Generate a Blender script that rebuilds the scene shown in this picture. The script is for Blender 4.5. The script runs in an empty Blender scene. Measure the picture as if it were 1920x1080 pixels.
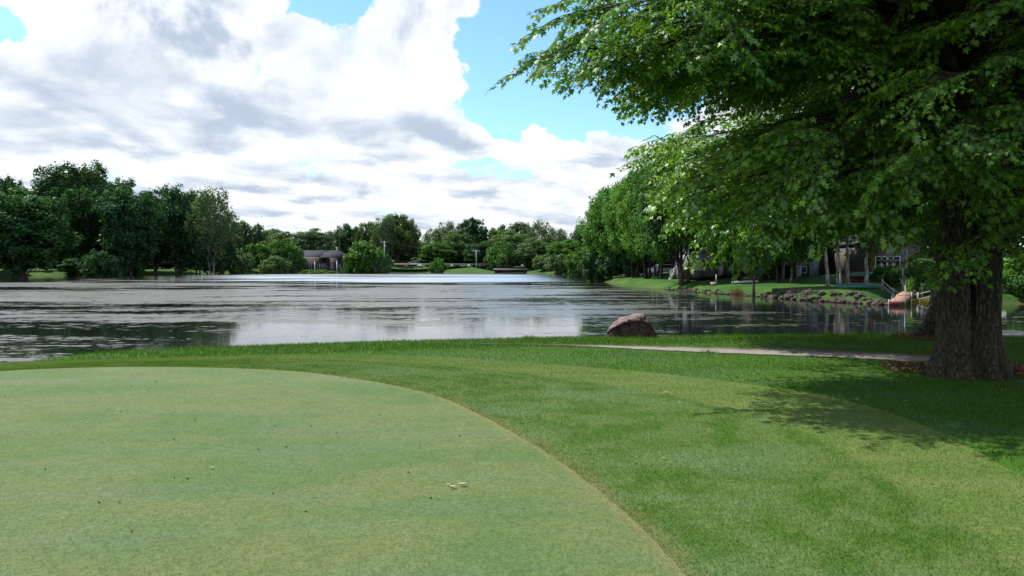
import bpy, bmesh, math, random
import numpy as np
from mathutils import Vector, noise as mnoise
C = bpy.context.scene.collection
R = math.radians
rng = np.random.default_rng(7)
random.seed(7)
F = 1400.0; HY = 497.0; CAMZ = 1.6; WZ = -0.9
PITCH = math.atan((540-HY)/F)

# ------------------------------------------------------------------ view helpers
def ray(px, py):
    x = (px-960)/F; zc = -(py-540)/F
    c, s = math.cos(PITCH), math.sin(PITCH)
    return np.array([x, c*1+s*zc, -s*1+c*zc])
def P(px, py, z=0.0):                    # photo pixel -> point on the horizontal plane z
    d = ray(px, py); t = (z-CAMZ)/d[2]
    return (d[0]*t, d[1]*t)
def XD(px, D): return (px-960)/F*D       # photo column at distance D -> x
def ZD(py, D): return CAMZ+(HY-py)/F*D   # photo row at distance D -> z

def catmull(pts, n=8, closed=False):
    p = np.array(pts, float); out = []
    N = len(p); rngi = range(N if closed else N-1)
    for i in rngi:
        a = p[(i-1) % N] if closed or i > 0 else 2*p[0]-p[1]
        b = p[i]; c = p[(i+1) % N]
        d = p[(i+2) % N] if closed or i+2 < N else 2*p[-1]-p[-2]
        for k in range(n):
            t = k/n
            out.append(.5*((2*b)+(-a+c)*t+(2*a-5*b+4*c-d)*t*t+(-a+3*b-3*c+d)*t**3))
    if not closed: out.append(p[-1])
    return np.array(out)
def resample(p, n):
    p = np.asarray(p); s = np.r_[0, np.cumsum(np.linalg.norm(np.diff(p, axis=0), axis=1))]
    t = np.linspace(0, s[-1], n)
    return np.stack([np.interp(t, s, p[:, k]) for k in range(p.shape[1])], 1)
def inside(poly, x, y):
    r = np.zeros(x.shape, bool); n = len(poly)
    for i in range(n):
        x0, y0 = poly[i]; x1, y1 = poly[(i+1) % n]
        c = ((y0 > y) != (y1 > y))
        with np.errstate(divide='ignore', invalid='ignore'):
            xi = (x1-x0)*(y-y0)/(y1-y0)+x0
        r ^= c & (x < xi)
    return r
def dist(poly, x, y, closed=True):
    d = np.full(x.shape, 1e9); n = len(poly)
    for i in range(n if closed else n-1):
        x0, y0 = poly[i]; x1, y1 = poly[(i+1) % n]
        dx, dy = x1-x0, y1-y0; L = dx*dx+dy*dy+1e-12
        t = np.clip(((x-x0)*dx+(y-y0)*dy)/L, 0, 1)
        d = np.minimum(d, (x-x0-t*dx)**2+(y-y0-t*dy)**2)
    return np.sqrt(d)
def sstep(a, b, x):
    t = np.clip((x-a)/(b-a), 0, 1); return t*t*(3-2*t)

# ------------------------------------------------------------------ lake outline (metres)
near = [P(*q) for q in [(-900, 740), (-500, 700), (-200, 680), (0, 668), (200, 656), (450, 647), (640, 641), (800, 637), (900, 634.5), (1000, 632),
                        (1150, 630), (1300, 628.5), (1500, 627), (1700, 625), (1900, 622), (2200, 618), (2600, 610)]]
near = [(x, y+1.5) for x, y in near]
right = [(75, 28), (78, 44), (55, 49)]+[P(px, py, WZ) for px, py in [(2060, 570), (1920, 571), (1820, 574), (1745, 573.5), (1722, 564), (1700, 560.5), (1680, 561), (1652, 571), (1600, 569), (1500, 563),
         (1400, 555), (1300, 547.5), (1240, 542), (1200, 538), (1160, 533.5), (1128, 529), (1119, 525.5)]]
back = [(19, 150), (24, 175)]+[P(px, py, WZ) for px, py in [(1112, 514.6), (1060, 513.6), (990, 512.6)]]
back += [(XD(984, 228), 232), (XD(984, 240), 262), (XD(940, 240), 262), (XD(937, 228), 232)]
back += [P(px, py, WZ) for px, py in [(928, 512.2), (860, 511.8), (780, 511.2), (700, 511.3), (620, 511.0), (560, 511.6), (480, 513.2), (420, 513.8), (300, 514.4),
         (230, 515.8), (150, 516.2), (60, 516.9), (0, 517.3), (-150, 518), (-400, 521)]]
back += [(-200, 90), (-190, 20), (-80, 5)]
LAKE = np.array(near+right+back)
LAKE = catmull(LAKE, 3, True)

def height(x, y):
    x = np.asarray(x, float); y = np.asarray(y, float)
    ins = inside(LAKE, x, y); d = dist(LAKE, x, y); d = np.where(ins, -d, d)
    wn = 1-sstep(28, 34, y)*1.0
    wn = np.maximum(wn, (y < 30)*1.0)
    zn = WZ-.05+np.minimum(.95, .95*sstep(-.2, 1.75, d))
    wob = .12*np.sin(x*.21+y*.13)+.08*np.sin(x*.05-y*.17)
    right_w = sstep(5, 12, x)*(1-sstep(140, 170, y))
    zr = WZ-.12+.72*sstep(-.1, 1.9, d)+np.clip(.075*(d-1.5), 0, 1.2)
    zl = WZ-.12+.35*sstep(-.1, 1.4, d)+np.clip(.10*(d-1), 0, 1.0)+wob*sstep(2, 10, d)
    zf = WZ-.12+.45*sstep(-.1, 1.4, d)+np.clip(.17*(d-1), 0, 1.75)
    fw = sstep(-75, -62, x)
    zo = zl*(1-fw)+zf*fw
    zo = zo*(1-right_w)+zr*right_w
    z = zn*wn+zo*(1-wn)
    z = np.where(ins, np.where(z > WZ-.05, WZ-.12, z)-np.clip(-d*.35, 0, 1.2), z)
    return z
def gz(x, y): return float(height(np.array([x]), np.array([y]))[0])

# ------------------------------------------------------------------ mesh helpers
def np_mesh(name, V, faces, attrs=None, smooth=False, uv=None):
    """faces: list of int arrays (m,k). attrs: dict name->per-face or per-vert float arrays"""
    me = bpy.data.meshes.new(name)
    V = np.asarray(V, np.float32); me.vertices.add(len(V)); me.vertices.foreach_set('co', V.ravel())
    fl = [f for f in faces if len(f)]
    nl = sum(f.size for f in fl); nf = sum(len(f) for f in fl)
    me.loops.add(nl); me.polygons.add(nf)
    me.loops.foreach_set('vertex_index', np.concatenate([f.ravel() for f in fl]).astype(np.int32))
    tot = np.concatenate([np.full(len(f), f.shape[1], np.int32) for f in fl])
    st = np.r_[0, np.cumsum(tot)[:-1]].astype(np.int32)
    me.polygons.foreach_set('loop_start', st)
    try: me.polygons.foreach_set('loop_total', tot)
    except Exception: pass
    if smooth: me.polygons.foreach_set('use_smooth', np.ones(nf, bool))
    for k, a in (attrs or {}).items():
        dom = 'FACE' if len(a) == nf and len(a) != len(V) else 'POINT'
        at = me.attributes.new(k, 'FLOAT', dom); at.data.foreach_set('value', np.asarray(a, np.float32))
    me.update(calc_edges=True)
    return me
class MB:
    """collects shapes, builds one mesh object"""
    def __init__(s): s.V = []; s.Q = []; s.T = []; s.n = 0; s.mi = []
    def add(s, V, Q=None, T=None):
        V = np.asarray(V, float)
        if Q is not None and len(Q): s.Q.append(np.asarray(Q, int)+s.n)
        if T is not None and len(T): s.T.append(np.asarray(T, int)+s.n)
        s.V.append(V); s.n += len(V)
    def box(s, c, size, rz=0, rx=0, ry=0):
        h = np.array(size)/2.; v = np.array([[a, b, d] for a in (-1, 1) for b in (-1, 1) for d in (-1, 1)])*h
        for ang, (i, j) in ((rx, (1, 2)), (ry, (2, 0)), (rz, (0, 1))):
            if ang:
                co, si = math.cos(ang), math.sin(ang); a = v[:, i].copy(); b = v[:, j].copy()
                v[:, i] = a*co-b*si; v[:, j] = a*si+b*co
        s.add(v+np.array(c), [[0, 1, 3, 2], [4, 6, 7, 5], [0, 4, 5, 1], [2, 3, 7, 6], [0, 2, 6, 4], [1, 5, 7, 3]]); return s
    def tube(s, pts, rad, n=8, cap=True):
        pts = np.asarray(pts, float); m = len(pts); rad = np.broadcast_to(np.asarray(rad, float), (m,))
        t = np.gradient(pts, axis=0); t /= np.linalg.norm(t, axis=1)[:, None]+1e-9
        ref = np.array([0, 0, 1.]) if abs(t[0, 2]) < .9 else np.array([1., 0, 0])
        a = np.cross(t, ref); a /= np.linalg.norm(a, axis=1)[:, None]+1e-9; b = np.cross(t, a)
        th = np.arange(n)/n*2*np.pi
        V = pts[:, None]+rad[:, None, None]*(np.cos(th)[None, :, None]*a[:, None]+np.sin(th)[None, :, None]*b[:, None])
        i = np.arange(m-1)[:, None]*n; j = np.arange(n)[None]; k = (j+1) % n
        Q = np.stack([i+j, i+n+j, i+n+k, i+k], -1).reshape(-1, 4)
        T = []
        V = V.reshape(-1, 3)
        if cap and n > 3:
            V = np.vstack([V, pts[0], pts[-1]]); c0, c1 = m*n, m*n+1
            T = [[c0, q, (q+1) % n] for q in range(n)]+[[c1, (m-1)*n+(q+1) % n, (m-1)*n+q] for q in range(n)]
        s.add(V, Q, T); return s
    def prism(s, poly, z0, z1):        # poly list of (x,y) ccw
        n = len(poly); V = [(x, y, z0) for x, y in poly]+[(x, y, z1) for x, y in poly]
        Q = [[i, (i+1) % n, n+(i+1) % n, n+i] for i in range(n)]
        T = [[0, i+1, i] for i in range(1, n-1)]+[[n, n+i, n+i+1] for i in range(1, n-1)]
        s.add(V, Q, T); return s
    def build(s, name, mat, parent=None, smooth=False, bevel=0):
        fs = []
        if s.Q: fs.append(np.vstack(s.Q))
        if s.T: fs.append(np.vstack(s.T))
        me = np_mesh(name, np.vstack(s.V), fs, smooth=smooth)
        return link(name, me, mat, parent, bevel)
def link(name, me, mat, parent=None, bevel=0):
    o = bpy.data.objects.new(name, me)
    if mat: me.materials.append(mat)
    C.objects.link(o)
    if parent: o.parent = parent
    if bevel:
        b = o.modifiers.new('bevel', 'BEVEL'); b.width = bevel; b.segments = 2; b.limit_method = 'ANGLE'
    return o
def tag(o, label=None, cat=None, group=None, kind=None):
    if label: o['label'] = label
    if cat: o['category'] = cat
    if group: o['group'] = group
    if kind: o['kind'] = kind
    return o
def empty(name, loc, rz=0):
    o = bpy.data.objects.new(name, None); C.objects.link(o); o.location = loc; o.rotation_euler = (0, 0, rz)
    o.empty_display_size = .3; return o
def copy_tree(root, parent=None):
    c = root.copy(); C.objects.link(c)
    if parent: c.parent = parent
    for ch in list(root.children): copy_tree(ch, c)
    return c

# ------------------------------------------------------------------ node helper
class NT:
    def __init__(s, nt): s.t = nt; s.n = nt.nodes; s.l = nt.links
    def node(s, ty, **k):
        n = s.n.new(ty)
        for a, b in k.items(): setattr(n, a, b)
        return n
    def put(s, sock, v):
        if v is None: return
        if isinstance(v, bpy.types.NodeSocket): s.l.new(v, sock)
        elif isinstance(v, (tuple, list)) and sock.type == 'RGBA' and len(v) == 3: sock.default_value = (*v, 1)
        else: sock.default_value = v
    def m(s, op, a, b=None, c=None, clamp=False):
        n = s.node('ShaderNodeMath', operation=op, use_clamp=clamp); s.put(n.inputs[0], a); s.put(n.inputs[1], b)
        if c is not None: s.put(n.inputs[2], c)
        return n.outputs[0]
    def v(s, op, a, b=None):
        n = s.node('ShaderNodeVectorMath', operation=op); s.put(n.inputs[0], a)
        if b is not None: s.put(n.inputs[3] if op == 'SCALE' else n.inputs[1], b)
        return n.outputs['Value'] if op in ('LENGTH', 'DOT_PRODUCT') else n.outputs[0]
    def xyz(s, a, b, c=0.0):
        n = s.node('ShaderNodeCombineXYZ'); s.put(n.inputs[0], a); s.put(n.inputs[1], b); s.put(n.inputs[2], c); return n.outputs[0]
    def sep(s, a):
        n = s.node('ShaderNodeSeparateXYZ'); s.put(n.inputs[0], a); return n.outputs
    def noise(s, vec, scale, detail=4, rough=.5, dist=0., out=0, dim='3D'):
        n = s.node('ShaderNodeTexNoise', noise_dimensions=dim); s.put(n.inputs['Vector'], vec); n.inputs['Scale'].default_value = scale
        n.inputs['Detail'].default_value = detail; n.inputs['Roughness'].default_value = rough; n.inputs['Distortion'].default_value = dist
        return n.outputs[out]
    def vor(s, vec, scale, feat='F1', out='Distance', rnd=1.):
        n = s.node('ShaderNodeTexVoronoi', feature=feat); s.put(n.inputs['Vector'], vec); n.inputs['Scale'].default_value = scale
        n.inputs['Randomness'].default_value = rnd
        return n.outputs[out]
    def ss(s, x, a, b, c=0., d=1.):
        n = s.node('ShaderNodeMapRange', interpolation_type='SMOOTHSTEP'); s.put(n.inputs[0], x)
        n.inputs[1].default_value = a; n.inputs[2].default_value = b; n.inputs[3].default_value = c; n.inputs[4].default_value = d
        return n.outputs[0]
    def mix(s, f, a, b, mode='MIX'):
        n = s.node('ShaderNodeMix', data_type='RGBA', blend_type=mode); s.put(n.inputs[0], f); s.put(n.inputs[6], a); s.put(n.inputs[7], b)
        return n.outputs[2]
    def map(s, vec, scale=(1, 1, 1), rot=(0, 0, 0)):
        n = s.node('ShaderNodeMapping'); s.put(n.inputs[0], vec); n.inputs['Scale'].default_value = scale; n.inputs['Rotation'].default_value = rot
        return n.outputs[0]
    def attr(s, name): return s.node('ShaderNodeAttribute', attribute_name=name).outputs['Fac']
    def bump(s, h, strength=.5, d=.01):
        n = s.node('ShaderNodeBump'); s.put(n.inputs['Height'], h); n.inputs['Strength'].default_value = strength; n.inputs['Distance'].default_value = d
        return n.outputs[0]
def new_mat(name):
    m = bpy.data.materials.new(name); m.use_nodes = True; nt = NT(m.node_tree); nt.n.clear()
    out = nt.node('ShaderNodeOutputMaterial'); return m, nt, out
def principled(nt, out, col, rough=.8, spec=.3, normal=None, metal=0):
    b = nt.node('ShaderNodeBsdfPrincipled'); nt.put(b.inputs['Base Color'], col); nt.put(b.inputs['Roughness'], rough)
    b.inputs['Specular IOR Level'].default_value = spec; b.inputs['Metallic'].default_value = metal
    if normal is not None: nt.put(b.inputs['Normal'], normal)
    nt.l.new(b.outputs[0], out.inputs[0]); return b
def simple(name, col, rough=.7, var=.25, scale=3., metal=0, spec=.3, bump=0, stretch=(1, 1, 1)):
    m, nt, out = new_mat(name); co = nt.node('ShaderNodeTexCoord').outputs['Object']; co = nt.map(co, stretch)
    n = nt.noise(co, scale, 5, .6)
    lo = tuple(c*(1-var) for c in col); hi = tuple(min(1, c*(1+var)) for c in col)
    principled(nt, out, nt.mix(n, lo, hi), rough, spec, nt.bump(n, bump, .02) if bump else None, metal); return m
def wpos(nt): return nt.node('ShaderNodeNewGeometry').outputs['Position']

def foliage(name, c0, c1, c2, transl=.35, rough=.45, scale=.35, gl=.012):
    """c0 base, c1 fresh clumps, c2 blueish; real pigment differences between leaves and clumps"""
    m, nt, out = new_mat(name); var = nt.attr('var'); pos = wpos(nt)
    oi = nt.node('ShaderNodeObjectInfo').outputs['Random']
    n = nt.noise(pos, scale, 2, .5)
    a = nt.mix(nt.ss(n, .38, .66), c0, c1)
    a = nt.mix(nt.ss(oi, 0., 1., 0, .45), a, c2)
    br = nt.m('MULTIPLY_ADD', var, .7, .65)
    a = nt.mix(nt.ss(var, .55, 1., 0, .6), a, (c1[0]*1.35, c1[1]*1.15, c1[2]*.9)); a = nt.v('SCALE', a, br)
    d = nt.node('ShaderNodeBsdfDiffuse'); nt.put(d.inputs[0], a)
    t = nt.node('ShaderNodeBsdfTranslucent'); nt.put(t.inputs[0], nt.v('MULTIPLY', a, (1.25, 1.35, .5)))
    mx = nt.node('ShaderNodeMixShader'); mx.inputs[0].default_value = transl; nt.l.new(d.outputs[0], mx.inputs[1]); nt.l.new(t.outputs[0], mx.inputs[2])
    g = nt.node('ShaderNodeBsdfGlossy'); g.inputs[0].default_value = (.9, .95, 1, 1); g.inputs[1].default_value = rough
    m2 = nt.node('ShaderNodeMixShader'); m2.inputs[0].default_value = gl; nt.l.new(mx.outputs[0], m2.inputs[1]); nt.l.new(g.outputs[0], m2.inputs[2])
    nt.l.new(m2.outputs[0], out.inputs[0]); return m

def bark(name, col, scale=1., strength=1., ridge=9.):
    m, nt, out = new_mat(name); co = nt.node('ShaderNodeTexCoord').outputs['Object']
    w = nt.noise(co, 1.4*scale, 3, .5, out=1); w = nt.v('SCALE', w, .25)
    c2 = nt.v('ADD', nt.map(co, (1, 1, .13)), w)
    c3 = nt.v('ADD', nt.map(co, (1, 1, .24)), nt.v('SCALE', nt.noise(nt.map(co, (1, 1, .4)), 6., 3, .6, out=1), .10))
    vo = nt.ss(nt.vor(c3, ridge*1.5*scale, 'DISTANCE_TO_EDGE'), .0, .22)
    r = nt.m('ADD', nt.m('MULTIPLY', nt.noise(c2, ridge*scale, 4, .6), .62), nt.m('MULTIPLY', vo, .24)); r2 = nt.noise(nt.map(co, (1, 1, .35)), 40*scale, 4, .6)
    h = nt.m('ADD', nt.ss(r, .36, .6), nt.m('MULTIPLY', r2, .35))
    a = nt.mix(nt.ss(r, .35, .62), tuple(c*.22 for c in col), col)
    a = nt.mix(nt.m('MULTIPLY', nt.ss(nt.noise(co, .9, 3), .5, .7), .5), a, (col[0]*.75, col[1]*.95, col[2]*.7))
    a = nt.mix(nt.ss(r2, .3, .75, 0, .5), a, tuple(c*1.5 for c in col))
    principled(nt, out, a, .9, .2, nt.bump(h, strength, .04/scale)); return m

# ------------------------------------------------------------------ turf colours
def turf(nt, kind):
    pos = wpos(nt)
    n1 = nt.noise(nt.map(pos, (.55, 1.0, 1), (0, 0, .12)), .75, 4, .55, .6)
    n2 = nt.noise(nt.map(pos, (.5, 1.3, 1), (0, 0, -.1)), 1.6, 3, .6, .3)
    n3 = nt.noise(pos, 9., 3, .6); n4 = nt.noise(pos, 90., 2, .6)
    if kind == 'green':
        a = nt.mix(nt.ss(n1, .40, .58), (.140, .220, .082), (.200, .240, .105))
        a = nt.mix(nt.ss(n2, .45, .7, 0, .6), a, (.155, .240, .115)); a = nt.mix(nt.ss(nt.noise(pos, 3.2, 4, .65), .45, .7, 0, .4), a, (.120, .200, .060))
        a = nt.mix(nt.ss(nt.noise(pos, 1.1, 4, .6, .3), .56, .74, 0, .6), a, (.245, .245, .125))
        a = nt.mix(nt.ss(nt.noise(nt.map(pos, (.35, 1.6, 1), (0, 0, .05)), 1.2, 3), .5, .7, 0, .45), a, (.175, .235, .145))
        a = nt.mix(nt.m('MULTIPLY', nt.ss(nt.attr('edge'), .0, 1), .7), a, (.27, .255, .115))
    elif kind == 'fringe':
        b = nt.attr('band'); s = nt.attr('sa')
        st = nt.noise(nt.xyz(nt.m('MULTIPLY', s, 1.2), nt.m('MULTIPLY', b, 6.)), 1.4, 4, .6, .4)
        a = nt.mix(nt.ss(st, .40, .60), (.064, .162, .022), (.112, .205, .060))
        a = nt.mix(nt.ss(n1, .48, .62, 0, .75), a, (.125, .235, .105))
        o = nt.ss(nt.m('ADD', b, nt.m('MULTIPLY', nt.m('SUBTRACT', n3, .5), .04)), .60, .66)
        lt = nt.mix(nt.ss(n2, .4, .65), (.122, .225, .056), (.165, .250, .088))
        a = nt.mix(nt.m('MULTIPLY', o, .85), a, lt)
        a = nt.mix(nt.ss(nt.m('ADD', b, nt.m('MULTIPLY', nt.m('SUBTRACT', n3, .5), .05)), .055, .0, 0, .45), a, (.17, .17, .07))
    else:
        a = nt.mix(nt.ss(n1, .4, .62), (.068, .180, .016), (.098, .205, .034))
        a = nt.mix(nt.ss(n2, .5, .68, 0, .7), a, (.085, .185, .075))
    a = nt.mix(nt.ss(n3, .3, .7, .0, .35), a, nt.v('MULTIPLY', a, (.72, .78, .6)))
    a = nt.v('MULTIPLY', a, {'green': (.78, .80, .68), 'fringe': (1.04, .88, .78), 'rough': (.75, .72, .8)}[kind])
    return a, n3, n4, pos
def turf_ground(name, kind):
    m, nt, out = new_mat(name); a, n3, n4, pos = turf(nt, kind)
    f = nt.m('ADD', nt.m('MULTIPLY', nt.noise(pos, 75., 4, .75), .75), nt.m('MULTIPLY', nt.noise(pos, 22., 3, .6), .25)); f2 = nt.noise(nt.map(pos, (1, .5, 1)), 320., 2, .6)
    k = .56 if kind == 'green' else .48
    a = nt.mix(nt.ss(f, .40, .58), nt.v('SCALE', a, k), a)
    h = nt.m('ADD', f, nt.m('MULTIPLY', f2, .6))
    principled(nt, out, a, .85, .15, nt.bump(h, .7, .012)); return m
def turf_blades(name, kind):
    m, nt, out = new_mat(name); a, n3, n4, pos = turf(nt, kind); var = nt.attr('var')
    a = nt.v('SCALE', a, nt.m('MULTIPLY_ADD', var, 1.1, .6))
    a = nt.mix(nt.ss(var, .93, .96), a, (.26, .24, .10))
    d = nt.node('ShaderNodeBsdfDiffuse'); nt.put(d.inputs[0], a)
    t = nt.node('ShaderNodeBsdfTranslucent'); nt.put(t.inputs[0], nt.v('MULTIPLY', a, (1.1, 1.2, .6)))
    mx = nt.node('ShaderNodeMixShader'); mx.inputs[0].default_value = .35; nt.l.new(d.outputs[0], mx.inputs[1]); nt.l.new(t.outputs[0], mx.inputs[2])
    nt.l.new(mx.outputs[0], out.inputs[0]); return m

# ------------------------------------------------------------------ camera, world, sun
cd = bpy.data.cameras.new('camera'); cam = bpy.data.objects.new('camera', cd); C.objects.link(cam)
cam.location = (0, 0, CAMZ); cam.rotation_euler = (R(90)-PITCH, 0, 0)
cd.sensor_width = 36; cd.lens = 36*F/1920; cd.clip_start = .05; cd.clip_end = 6000
bpy.context.scene.camera = cam
SAZ, SEL = R(-62), R(55)          # sun: left of the view direction, 50 deg high
sd = Vector((math.sin(SAZ)*math.cos(SEL), math.cos(SAZ)*math.cos(SEL), math.sin(SEL)))
sl = bpy.data.lights.new('sun', 'SUN'); sl.energy = 4.8; sl.angle = R(.5); sl.color = (1, .955, .88)
so = bpy.data.objects.new('sun', sl); C.objects.link(so); so.rotation_euler = (-sd).to_track_quat('-Z', 'Y').to_euler(); so.location = (0, 0, 60)
sc = bpy.context.scene
sc.view_settings.view_transform = 'Standard'; sc.view_settings.look = 'None'; sc.view_settings.exposure = .62; sc.view_settings.gamma = 1
sc.cycles.max_bounces = 6; sc.cycles.diffuse_bounces = 3; sc.cycles.glossy_bounces = 3; sc.cycles.transmission_bounces = 3
sc.cycles.use_denoising = True

world = bpy.data.worlds.new('World'); sc.world = world; world.use_nodes = True
w = NT(world.node_tree); w.n.clear(); wo = w.node('ShaderNodeOutputWorld')
sky = w.node('ShaderNodeTexSky', sky_type='NISHITA'); sky.sun_disc = False; sky.sun_elevation = SEL; sky.sun_rotation = SAZ
sky.air_density = 1.0; sky.dust_density = .4; sky.ozone_density = 1.5
bgs = w.node('ShaderNodeBackground'); bgs.inputs[1].default_value = .13
w.put(bgs.inputs[0], w.v('MULTIPLY', sky.outputs[0], (.82, 1.07, 1.17)))
dirv = w.v('NORMALIZE', w.node('ShaderNodeTexCoord').outputs['Generated'])
dx, dy, dz = w.sep(dirv)
az = w.m('ARCTAN2', dx, dy); el = w.m('ARCSINE', dz)
def uv_of(px, py):
    d = ray(px, py); d = d/np.linalg.norm(d); return math.atan2(d[0], d[1]), math.asin(d[2])
cu = w.xyz(az, w.m('MULTIPLY', el, 1.0))
warp = w.noise(cu, 9., 5, .6, out=1); warp = w.v('SCALE', w.v('SUBTRACT', warp, (.5, .5, .5)), .16)
warp2 = w.noise(cu, 3.2, 2, .5, out=1); warp2 = w.v('SCALE', w.v('SUBTRACT', warp2, (.5, .5, .5)), .12)
cw = w.v('ADD', w.v('ADD', cu, warp), warp2)
cw_small = w.v('ADD', cu, w.v('SCALE', warp, .55))
def blobs(vec, lst):
    acc = None
    for (px, py, rx, ry, amp) in lst:
        u, v_ = uv_of(px, py)
        q = w.v('MULTIPLY', w.v('SUBTRACT', vec, (u, v_, 0)), (F/rx, F/ry, 0))
        q = w.v('DOT_PRODUCT', q, q)
        q = w.m('MULTIPLY', w.m('EXPONENT', w.m('MULTIPLY', q, -1.)), amp)
        acc = q if acc is None else w.m('ADD', acc, q)
    return acc
# openings of blue between the clouds, and cloud heads
BL = [(985, 60, 95, 190, -1.7), (930, 150, 85, 75, -.8), (1060, 150, 95, 90, -1.0), (1130, 60, 110, 160, -.9), (610, -35, 80, 45, -1.5), (-35, 25, 45, 30, -1.2), (508, 110, 14, 24, -.45),
      (860, 300, 70, 20, -.38), (590, 325, 60, 14, -.22), (1200, 230, 60, 30, -.3), (1010, 235, 60, 26, .35), (1045, 120, 26, 16, .9), (1095, 60, 24, 60, .9), (1090, 205, 45, 22, .8), (820, 70, 60, 70, .35),
      (400, 415, 200, 10, -.2), (1030, 285, 130, 45, .5), (1350, -60, 300, 200, -.8), (960, 262, 130, 38, .75), (1190, 240, 60, 40, .4)]
P2 = w.m('DIVIDE', 1., w.m('MAXIMUM', w.m('ADD', dz, .14), .03))
cp = w.xyz(w.m('MULTIPLY', dx, P2), w.m('MULTIPLY', dy, P2))
def dens(shift):
    v1 = w.v('ADD', cu, shift)
    a = w.noise(v1, 5.5, 7, .56, .25)
    b = w.noise(w.v('ADD', w.map(cp, (1.0, .8, 1)), w.v('SCALE', shift, 5.)), 1.9, 6, .56, .2)
    hz = w.ss(el, .30, .10)
    return w.m('ADD', w.m('MULTIPLY', a, w.m('SUBTRACT', 1., hz)), w.m('MULTIPLY', b, hz))
d0 = dens((0, 0, 0)); d1 = dens((-.016, .030, 0))
bl = w.m('SUBTRACT', blobs(cw, BL), w.m('ADD', w.ss(el, .42, .75, 0, .5), w.ss(w.m('ABSOLUTE', az), 1.1, 1.8, 0, .16)))
cover = w.m('ADD', w.m('ADD', w.m('MULTIPLY', w.m('SUBTRACT', d0, .5), 1.9), .42), bl)
alpha = w.m('MULTIPLY', w.ss(cover, .0, .19), w.ss(el, -.02, .03, .80, 1))
alpha = w.m('MAXIMUM', alpha, w.ss(el, .10, .0, 0, .55))
relief = w.m('SUBTRACT', d1, d0)      # > 0 on the side away from the light
SH = [(250, 195, 250, 38, .95), (60, 215, 160, 40, .7), (430, 205, 130, 45, .7), (420, 30, 120, 42, .85), (330, 10, 80, 30, .4), (185, 105, 35, 40, .5), (605, 135, 50, 45, .6), (700, 255, 200, 30, .8), (780, 205, 60, 55, .75), (590, 240, 120, 30, .55),
      (880, 265, 90, 16, .5), (270, 270, 110, 14, .4), (60, 285, 110, 16, .5), (700, 305, 60, 16, .3), (960, 320, 90, 18, .3), (1080, 335, 130, 18, .35), (480, 345, 200, 14, .35), (850, 350, 130, 10, .3), (150, 375, 200, 12, .25), (1000, 385, 200, 8, .3), (650, 372, 90, 10, .3)]
sh = blobs(cw_small, SH)
shade = w.m('ADD', w.m('MULTIPLY', sh, .72), w.m('MULTIPLY_ADD', relief, 8.5, .15))
shade = w.m('ADD', shade, w.m('MULTIPLY', w.m('SUBTRACT', w.noise(cp, 2.6, 6, .6), .5), w.ss(el, .22, .05, .5, 1.1)))
thick = w.ss(cover, .12, .75, .35, 1.)
shade = w.m('MULTIPLY', shade, thick)
shade = w.ss(shade, -.05, 1.05)
ccol = w.mix(shade, (1.06, 1.11, 1.16), (.56, .66, .82))
bgc = w.node('ShaderNodeBackground'); w.put(bgc.inputs[0], ccol); bgc.inputs[1].default_value = .62
mxw = w.node('ShaderNodeMixShader'); w.put(mxw.inputs[0], alpha); w.l.new(bgs.outputs[0], mxw.inputs[1]); w.l.new(bgc.outputs[0], mxw.inputs[2])
w.l.new(mxw.outputs[0], wo.inputs[0])

# ------------------------------------------------------------------ ground sheet
def axis(segs):
    out = [segs[0][0]]
    for a, b, st in segs:
        n = max(1, int(round((b-a)/st))); out += list(np.linspace(a, b, n+1)[1:])
    return np.array(out)
def geo(a, b, s0, g=1.25):
    out = [a]; s = s0; sg = 1 if b > a else -1
    while abs(out[-1]-a) < abs(b-a): out.append(out[-1]+sg*s); s *= g
    return np.array(out[1:])
gx = np.r_[geo(-140, -3000, 3)[::-1], axis([(-140, -20, 1.5), (-20, -12, .4), (-12, 12, .2), (12, 40, .35), (40, 80, .8), (80, 140, 2)]), geo(140, 3000, 3)]
gy = np.r_[geo(-6, -400, 1.5, 1.5)[::-1], axis([(-6, 10, .8), (10, 22, .16), (22, 44, 1.5), (44, 80, .35), (80, 135, .7), (135, 160, 1.5), (160, 215, .7), (215, 270, .6), (270, 320, 3)]), geo(320, 4000, 5)]
X, Y = np.meshgrid(gx, gy)
Z = height(X.ravel(), Y.ravel())
nx, ny = len(gx), len(gy)
i = (np.arange(ny-1)[:, None]*nx+np.arange(nx-1)[None]).ravel()
Q = np.stack([i, i+1, i+nx+1, i+nx], 1)
V = np.stack([X.ravel(), Y.ravel(), Z], 1)
m_ground, nt, out = new_mat('rough_turf_ground')
a, n3, n4, pos = turf(nt, 'rough')
px_, py_, pz_ = nt.sep(pos)
f = nt.noise(pos, 60., 3, .7)
a = nt.mix(nt.ss(f, .35, .62), nt.v('SCALE', a, .6), a)
far = nt.ss(py_, 30, 40)
fg = nt.mix(nt.ss(nt.noise(pos, .25, 4, .6), .4, .65), (.030, .080, .014), (.055, .110, .02))
a = nt.mix(far, a, fg)
soil = nt.ss(nt.m('ADD', pz_, nt.m('MULTIPLY', nt.noise(pos, .9, 4, .6), .5)), -.72, -.50, 1, 0)
a = nt.mix(soil, a, nt.mix(nt.noise(pos, 3., 4, .6), (.035, .028, .016), (.13, .11, .045)))
principled(nt, out, a, .9, .1, nt.bump(f, .5, .02))
ground = link('ground', np_mesh('ground', V, [Q], smooth=True), m_ground); tag(ground, kind='structure')

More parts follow.
